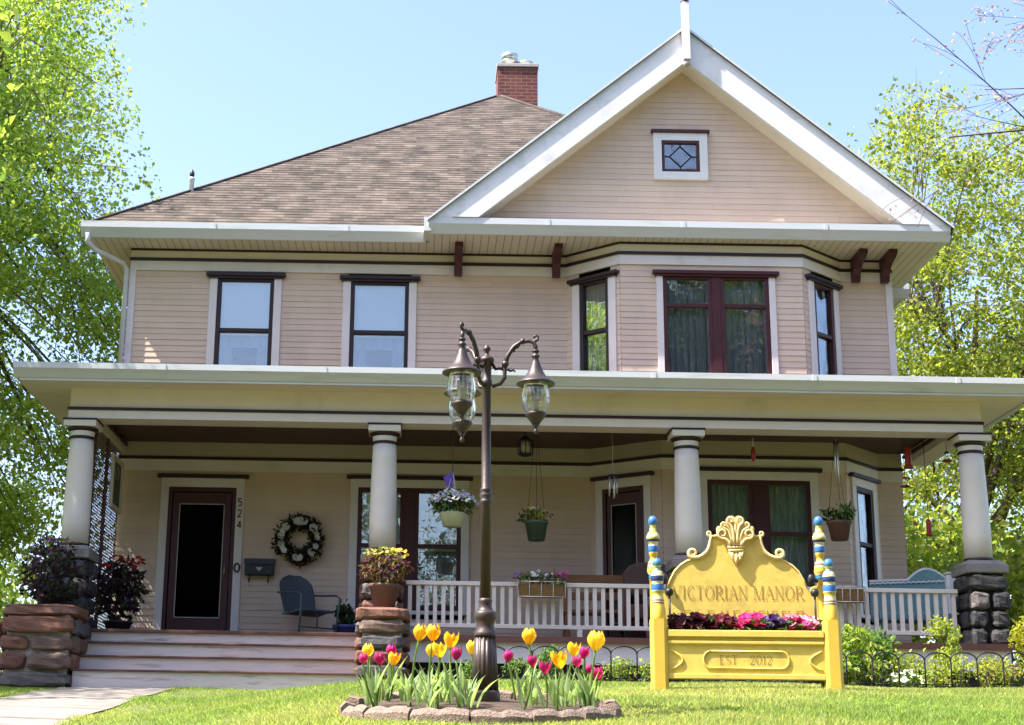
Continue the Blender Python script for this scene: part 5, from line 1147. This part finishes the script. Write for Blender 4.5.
t = thing('porch_ornament', 'slim red hanging ornament in front of the lace window', 'ornament', (4.08, 18.75, 2.9)); m = MB(); m.tube([(4.08, 18.75, 3.2), (4.08, 18.75, 3.08)], .012, 6); m.build('string', 'string', t); m = MB(); m.ball((4.08, 18.75, 3.0), .045, 10, .7, .7, 2.2); m.build('bottle', 'redplastic', t)
# ---------------------------------------------------------------- trees
ML = [(.27, .38, .075), (.32, .41, .09), (.22, .33, .065), (.36, .43, .12)]; RL_ = [(.26, .30, .045), (.21, .27, .045), (.32, .32, .08), (.17, .23, .04)]
tree('maple_tree', 'tall bright green maple tree beside the left side of the house', (-9.8, 24.0, 0), 15.5, .34, (.35, -.3, 7.3), (5.1, 4.6, 8.2), 560, 250000, .074, ML, 3, None, .80, .40, (0, 0), .22, .30)
tree('young_tree', 'yellow-green leafy tree with forked bare limbs behind the right side of the house', (11.0, 30.5, 0), 10.5, .30, (.7, 0, 7.2), (4.8, 3.6, 5.9), 210, 95000, .085, RL_, 8, 'trees behind the right side', .85, .5, (.4, 0), .30, .25)
tree('young_tree', 'second yellow-green tree farther right behind the porch end', (16.8, 33, 0), 10.5, .26, (0, 0, 6.2), (4.4, 4, 5.6), 170, 70000, .085, RL_+ML, 18, 'trees behind the right side', .95, .5, (0, 0), .25, .25)
def bush(label, loc, r, h, n, size, cols, seed): return clump('bush', label, 'bush', loc, r, h, n, size, cols, seed, 'bushes beyond the house', None, None, .6, .3, True, .8)
bush('yellow-green bush seen behind the right stone pier', (9.2, 23.5, 0), 1.6, 3.0, 6500, .12, RL_, 90)
bush('pale bush seen through the right end of the porch', (9.2, 27.5, 0), 1.7, 3.9, 6500, .13, RL_+ML, 91)
bush('dark green bush behind the left stone pier', (-8.6, 28, 0), 2.0, 3.2, 5000, .13, ML, 92)
bush('bright bush at the far right edge beyond the porch', (11.6, 24.5, 0), 1.7, 4.2, 7000, .12, RL_, 93)
# budding tree whose boughs reach in at the upper right
bt = thing('budding_tree', 'bare budding tree reaching thin twigs into the upper right sky', 'tree', (10.6, 14.5, z1(10.6, 14.5)))
m = MB(); m.tube(bez((10.6, 14.5, z1(10.6, 14.5)-.2), (10.3, 14.4, 9.6), (.15, 0, 0), 8), [.26-.022*k for k in range(9)], 10); m.build('trunk', 'bark', bt)
m = MB(); rr = random.Random(12); BUD = []
def bough(p0, p1, r0, depth, sag):
    pth = bez(p0, p1, sag, 6); m.tube(pth, [max(.0022, r0*(1-.75*k/6)) for k in range(7)], 6 if r0 > .01 else 4, False)
    L = (Vector(p1)-Vector(p0)).length
    if depth == 0:
        BUD.extend([pth[k]+Vector((rr.uniform(-.03, .03), rr.uniform(-.03, .03), rr.uniform(-.03, .03))) for k in range(2, 7)]); return
    for k in range(7 if depth > 1 else 5):
        t_ = rr.uniform(.3, 1.0); q_ = pth[min(6, int(t_*6))]; d = (Vector(p1)-Vector(p0)).normalized()
        e_ = q_+(d+Vector((rr.uniform(-.7, .7), rr.uniform(-.8, .8), rr.uniform(-.5, .7)))).normalized()*L*rr.uniform(.25, .45)
        bough(q_, e_, r0*.26, depth-1, (0, 0, rr.uniform(-.05, .1)))
bough((10.4, 14.4, 5.6), (5.15, 14.2, 5.28), .03, 2, (0, 0, .12)); bough((10.4, 14.4, 4.6), (5.75, 14.3, 4.86), .016, 1, (0, 0, .05)); bough((9.4, 14.4, 5.75), (5.5, 14.1, 5.75), .016, 2, (0, 0, .1))
bough((10.35, 14.4, 6.6), (6.0, 13.9, 6.3), .02, 3, (0, 0, .5)); bough((10.3, 14.4, 7.6), (5.4, 13.6, 6.75), .018, 3, (0, 0, .5)); bough((10.4, 14.4, 6.0), (8.5, 15.5, 8.5), .05, 1, (0, 0, .2))
m.build('limbs', 'twig', bt)
P = np.array([list(q_) for q_ in BUD]); P = np.repeat(P, 2, 0)+np.random.default_rng(2).normal(size=(len(P)*2, 3))*.03
leaves('buds', P, .03, 'leaf', bt, [(.42, .24, .22), (.38, .26, .23), (.30, .18, .20)], 6, .6, .2, org=bt.location)
# trees across the street, mirrored in the window panes, and the shade tree at the left of the front yard
SG = [(.065, .09, .03), (.085, .11, .035), (.05, .075, .03)]
for k, (x, y, h, lab) in enumerate(((-20, -9, 21, 'leftmost dark green street tree across the road'), (-8.5, -13, 14, 'dark green street tree across the road, second from the left'), (8.2, -10, 22, 'dark green street tree across the road, opposite the bay'), (19, -11, 23, 'dark green street tree across the road, second from the right'), (30, -9, 21, 'rightmost dark green street tree across the road'))):
    tree('street_tree', lab, (x, y, -2.6), h, .35, (0, 0, h*.52), (7.4, 4.5, h*.50), 300, 42000, .30, SG, 31+k, 'trees across the road', 1.5, .7, shell=.2)
tree('shade_tree', 'low round shade tree left of the steps casting dappled shade on them', (-10.1, 17.3, 0), 9.5, .3, (0, 0, 6.4), (4.1, 4.0, 2.9), 190, 24000, .16, ML, 41, None, .9, .5)

# ---------------------------------------------------------------- camera, light, sky
F, PXc, PYc = 1550., 424., 362.
cam = bpy.data.cameras.new('camera'); co = bpy.data.objects.new('camera', cam); COL.objects.link(co); SC.camera = co
pitch = math.atan((775-PYc)/F); roll = R(.95)
co.matrix_world = Matrix.Translation((0, 0, CAMZ)) @ Matrix.Rotation(math.pi/2+pitch, 4, 'X') @ Matrix.Rotation(roll, 4, 'Z')
cam.sensor_fit = 'HORIZONTAL'; cam.sensor_width = 36; cam.lens = F/1024*36; cam.shift_x = (512-PXc)/1024; cam.shift_y = -(362.5-PYc)/1024; cam.clip_end = 3000; cam.clip_start = .05
sdir = Vector((-.52, -.145, .84)).normalized()
sun = bpy.data.lights.new('sun', 'SUN'); sun.energy = 4.6; sun.angle = R(.6); sun.color = (1, .95, .87)
so_ = bpy.data.objects.new('sun', sun); COL.objects.link(so_); so_.rotation_euler = sdir.to_track_quat('Z', 'Y').to_euler(); so_.location = sdir*60
wd = bpy.data.worlds.new('World'); SC.world = wd; wd.use_nodes = True; t_, n_, l_ = wd.node_tree, wd.node_tree.nodes, wd.node_tree.links; n_.clear()
sky = n_.new('ShaderNodeTexSky'); sky.sky_type = 'NISHITA'; sky.sun_disc = False; sky.sun_elevation = math.asin(sdir.z); sky.sun_rotation = math.atan2(sdir.x, sdir.y) % (2*math.pi)
sky.air_density = 1.; sky.dust_density = 2.2; sky.ozone_density = 3.
bg = n_.new('ShaderNodeBackground'); bg.inputs['Strength'].default_value = .15; wo = n_.new('ShaderNodeOutputWorld'); wb = n_.new('ShaderNodeMix'); wb.data_type = 'RGBA'; wb.blend_type = 'MULTIPLY'; wb.inputs[0].default_value = 1; wb.inputs[7].default_value = (1.02, .955, 1.0, 1); l_.new(sky.outputs[0], wb.inputs[6]); l_.new(wb.outputs[2], bg.inputs[0]); l_.new(bg.outputs[0], wo.inputs[0])
vs = SC.view_settings; vs.view_transform = 'Standard'; vs.look = 'None'; vs.exposure = 1.56; vs.gamma = 1
SC.render.engine = 'CYCLES'; SC.cycles.max_bounces = 8; SC.cycles.transparent_max_bounces = 16; SC.cycles.caustics_reflective = False; SC.cycles.caustics_refractive = False
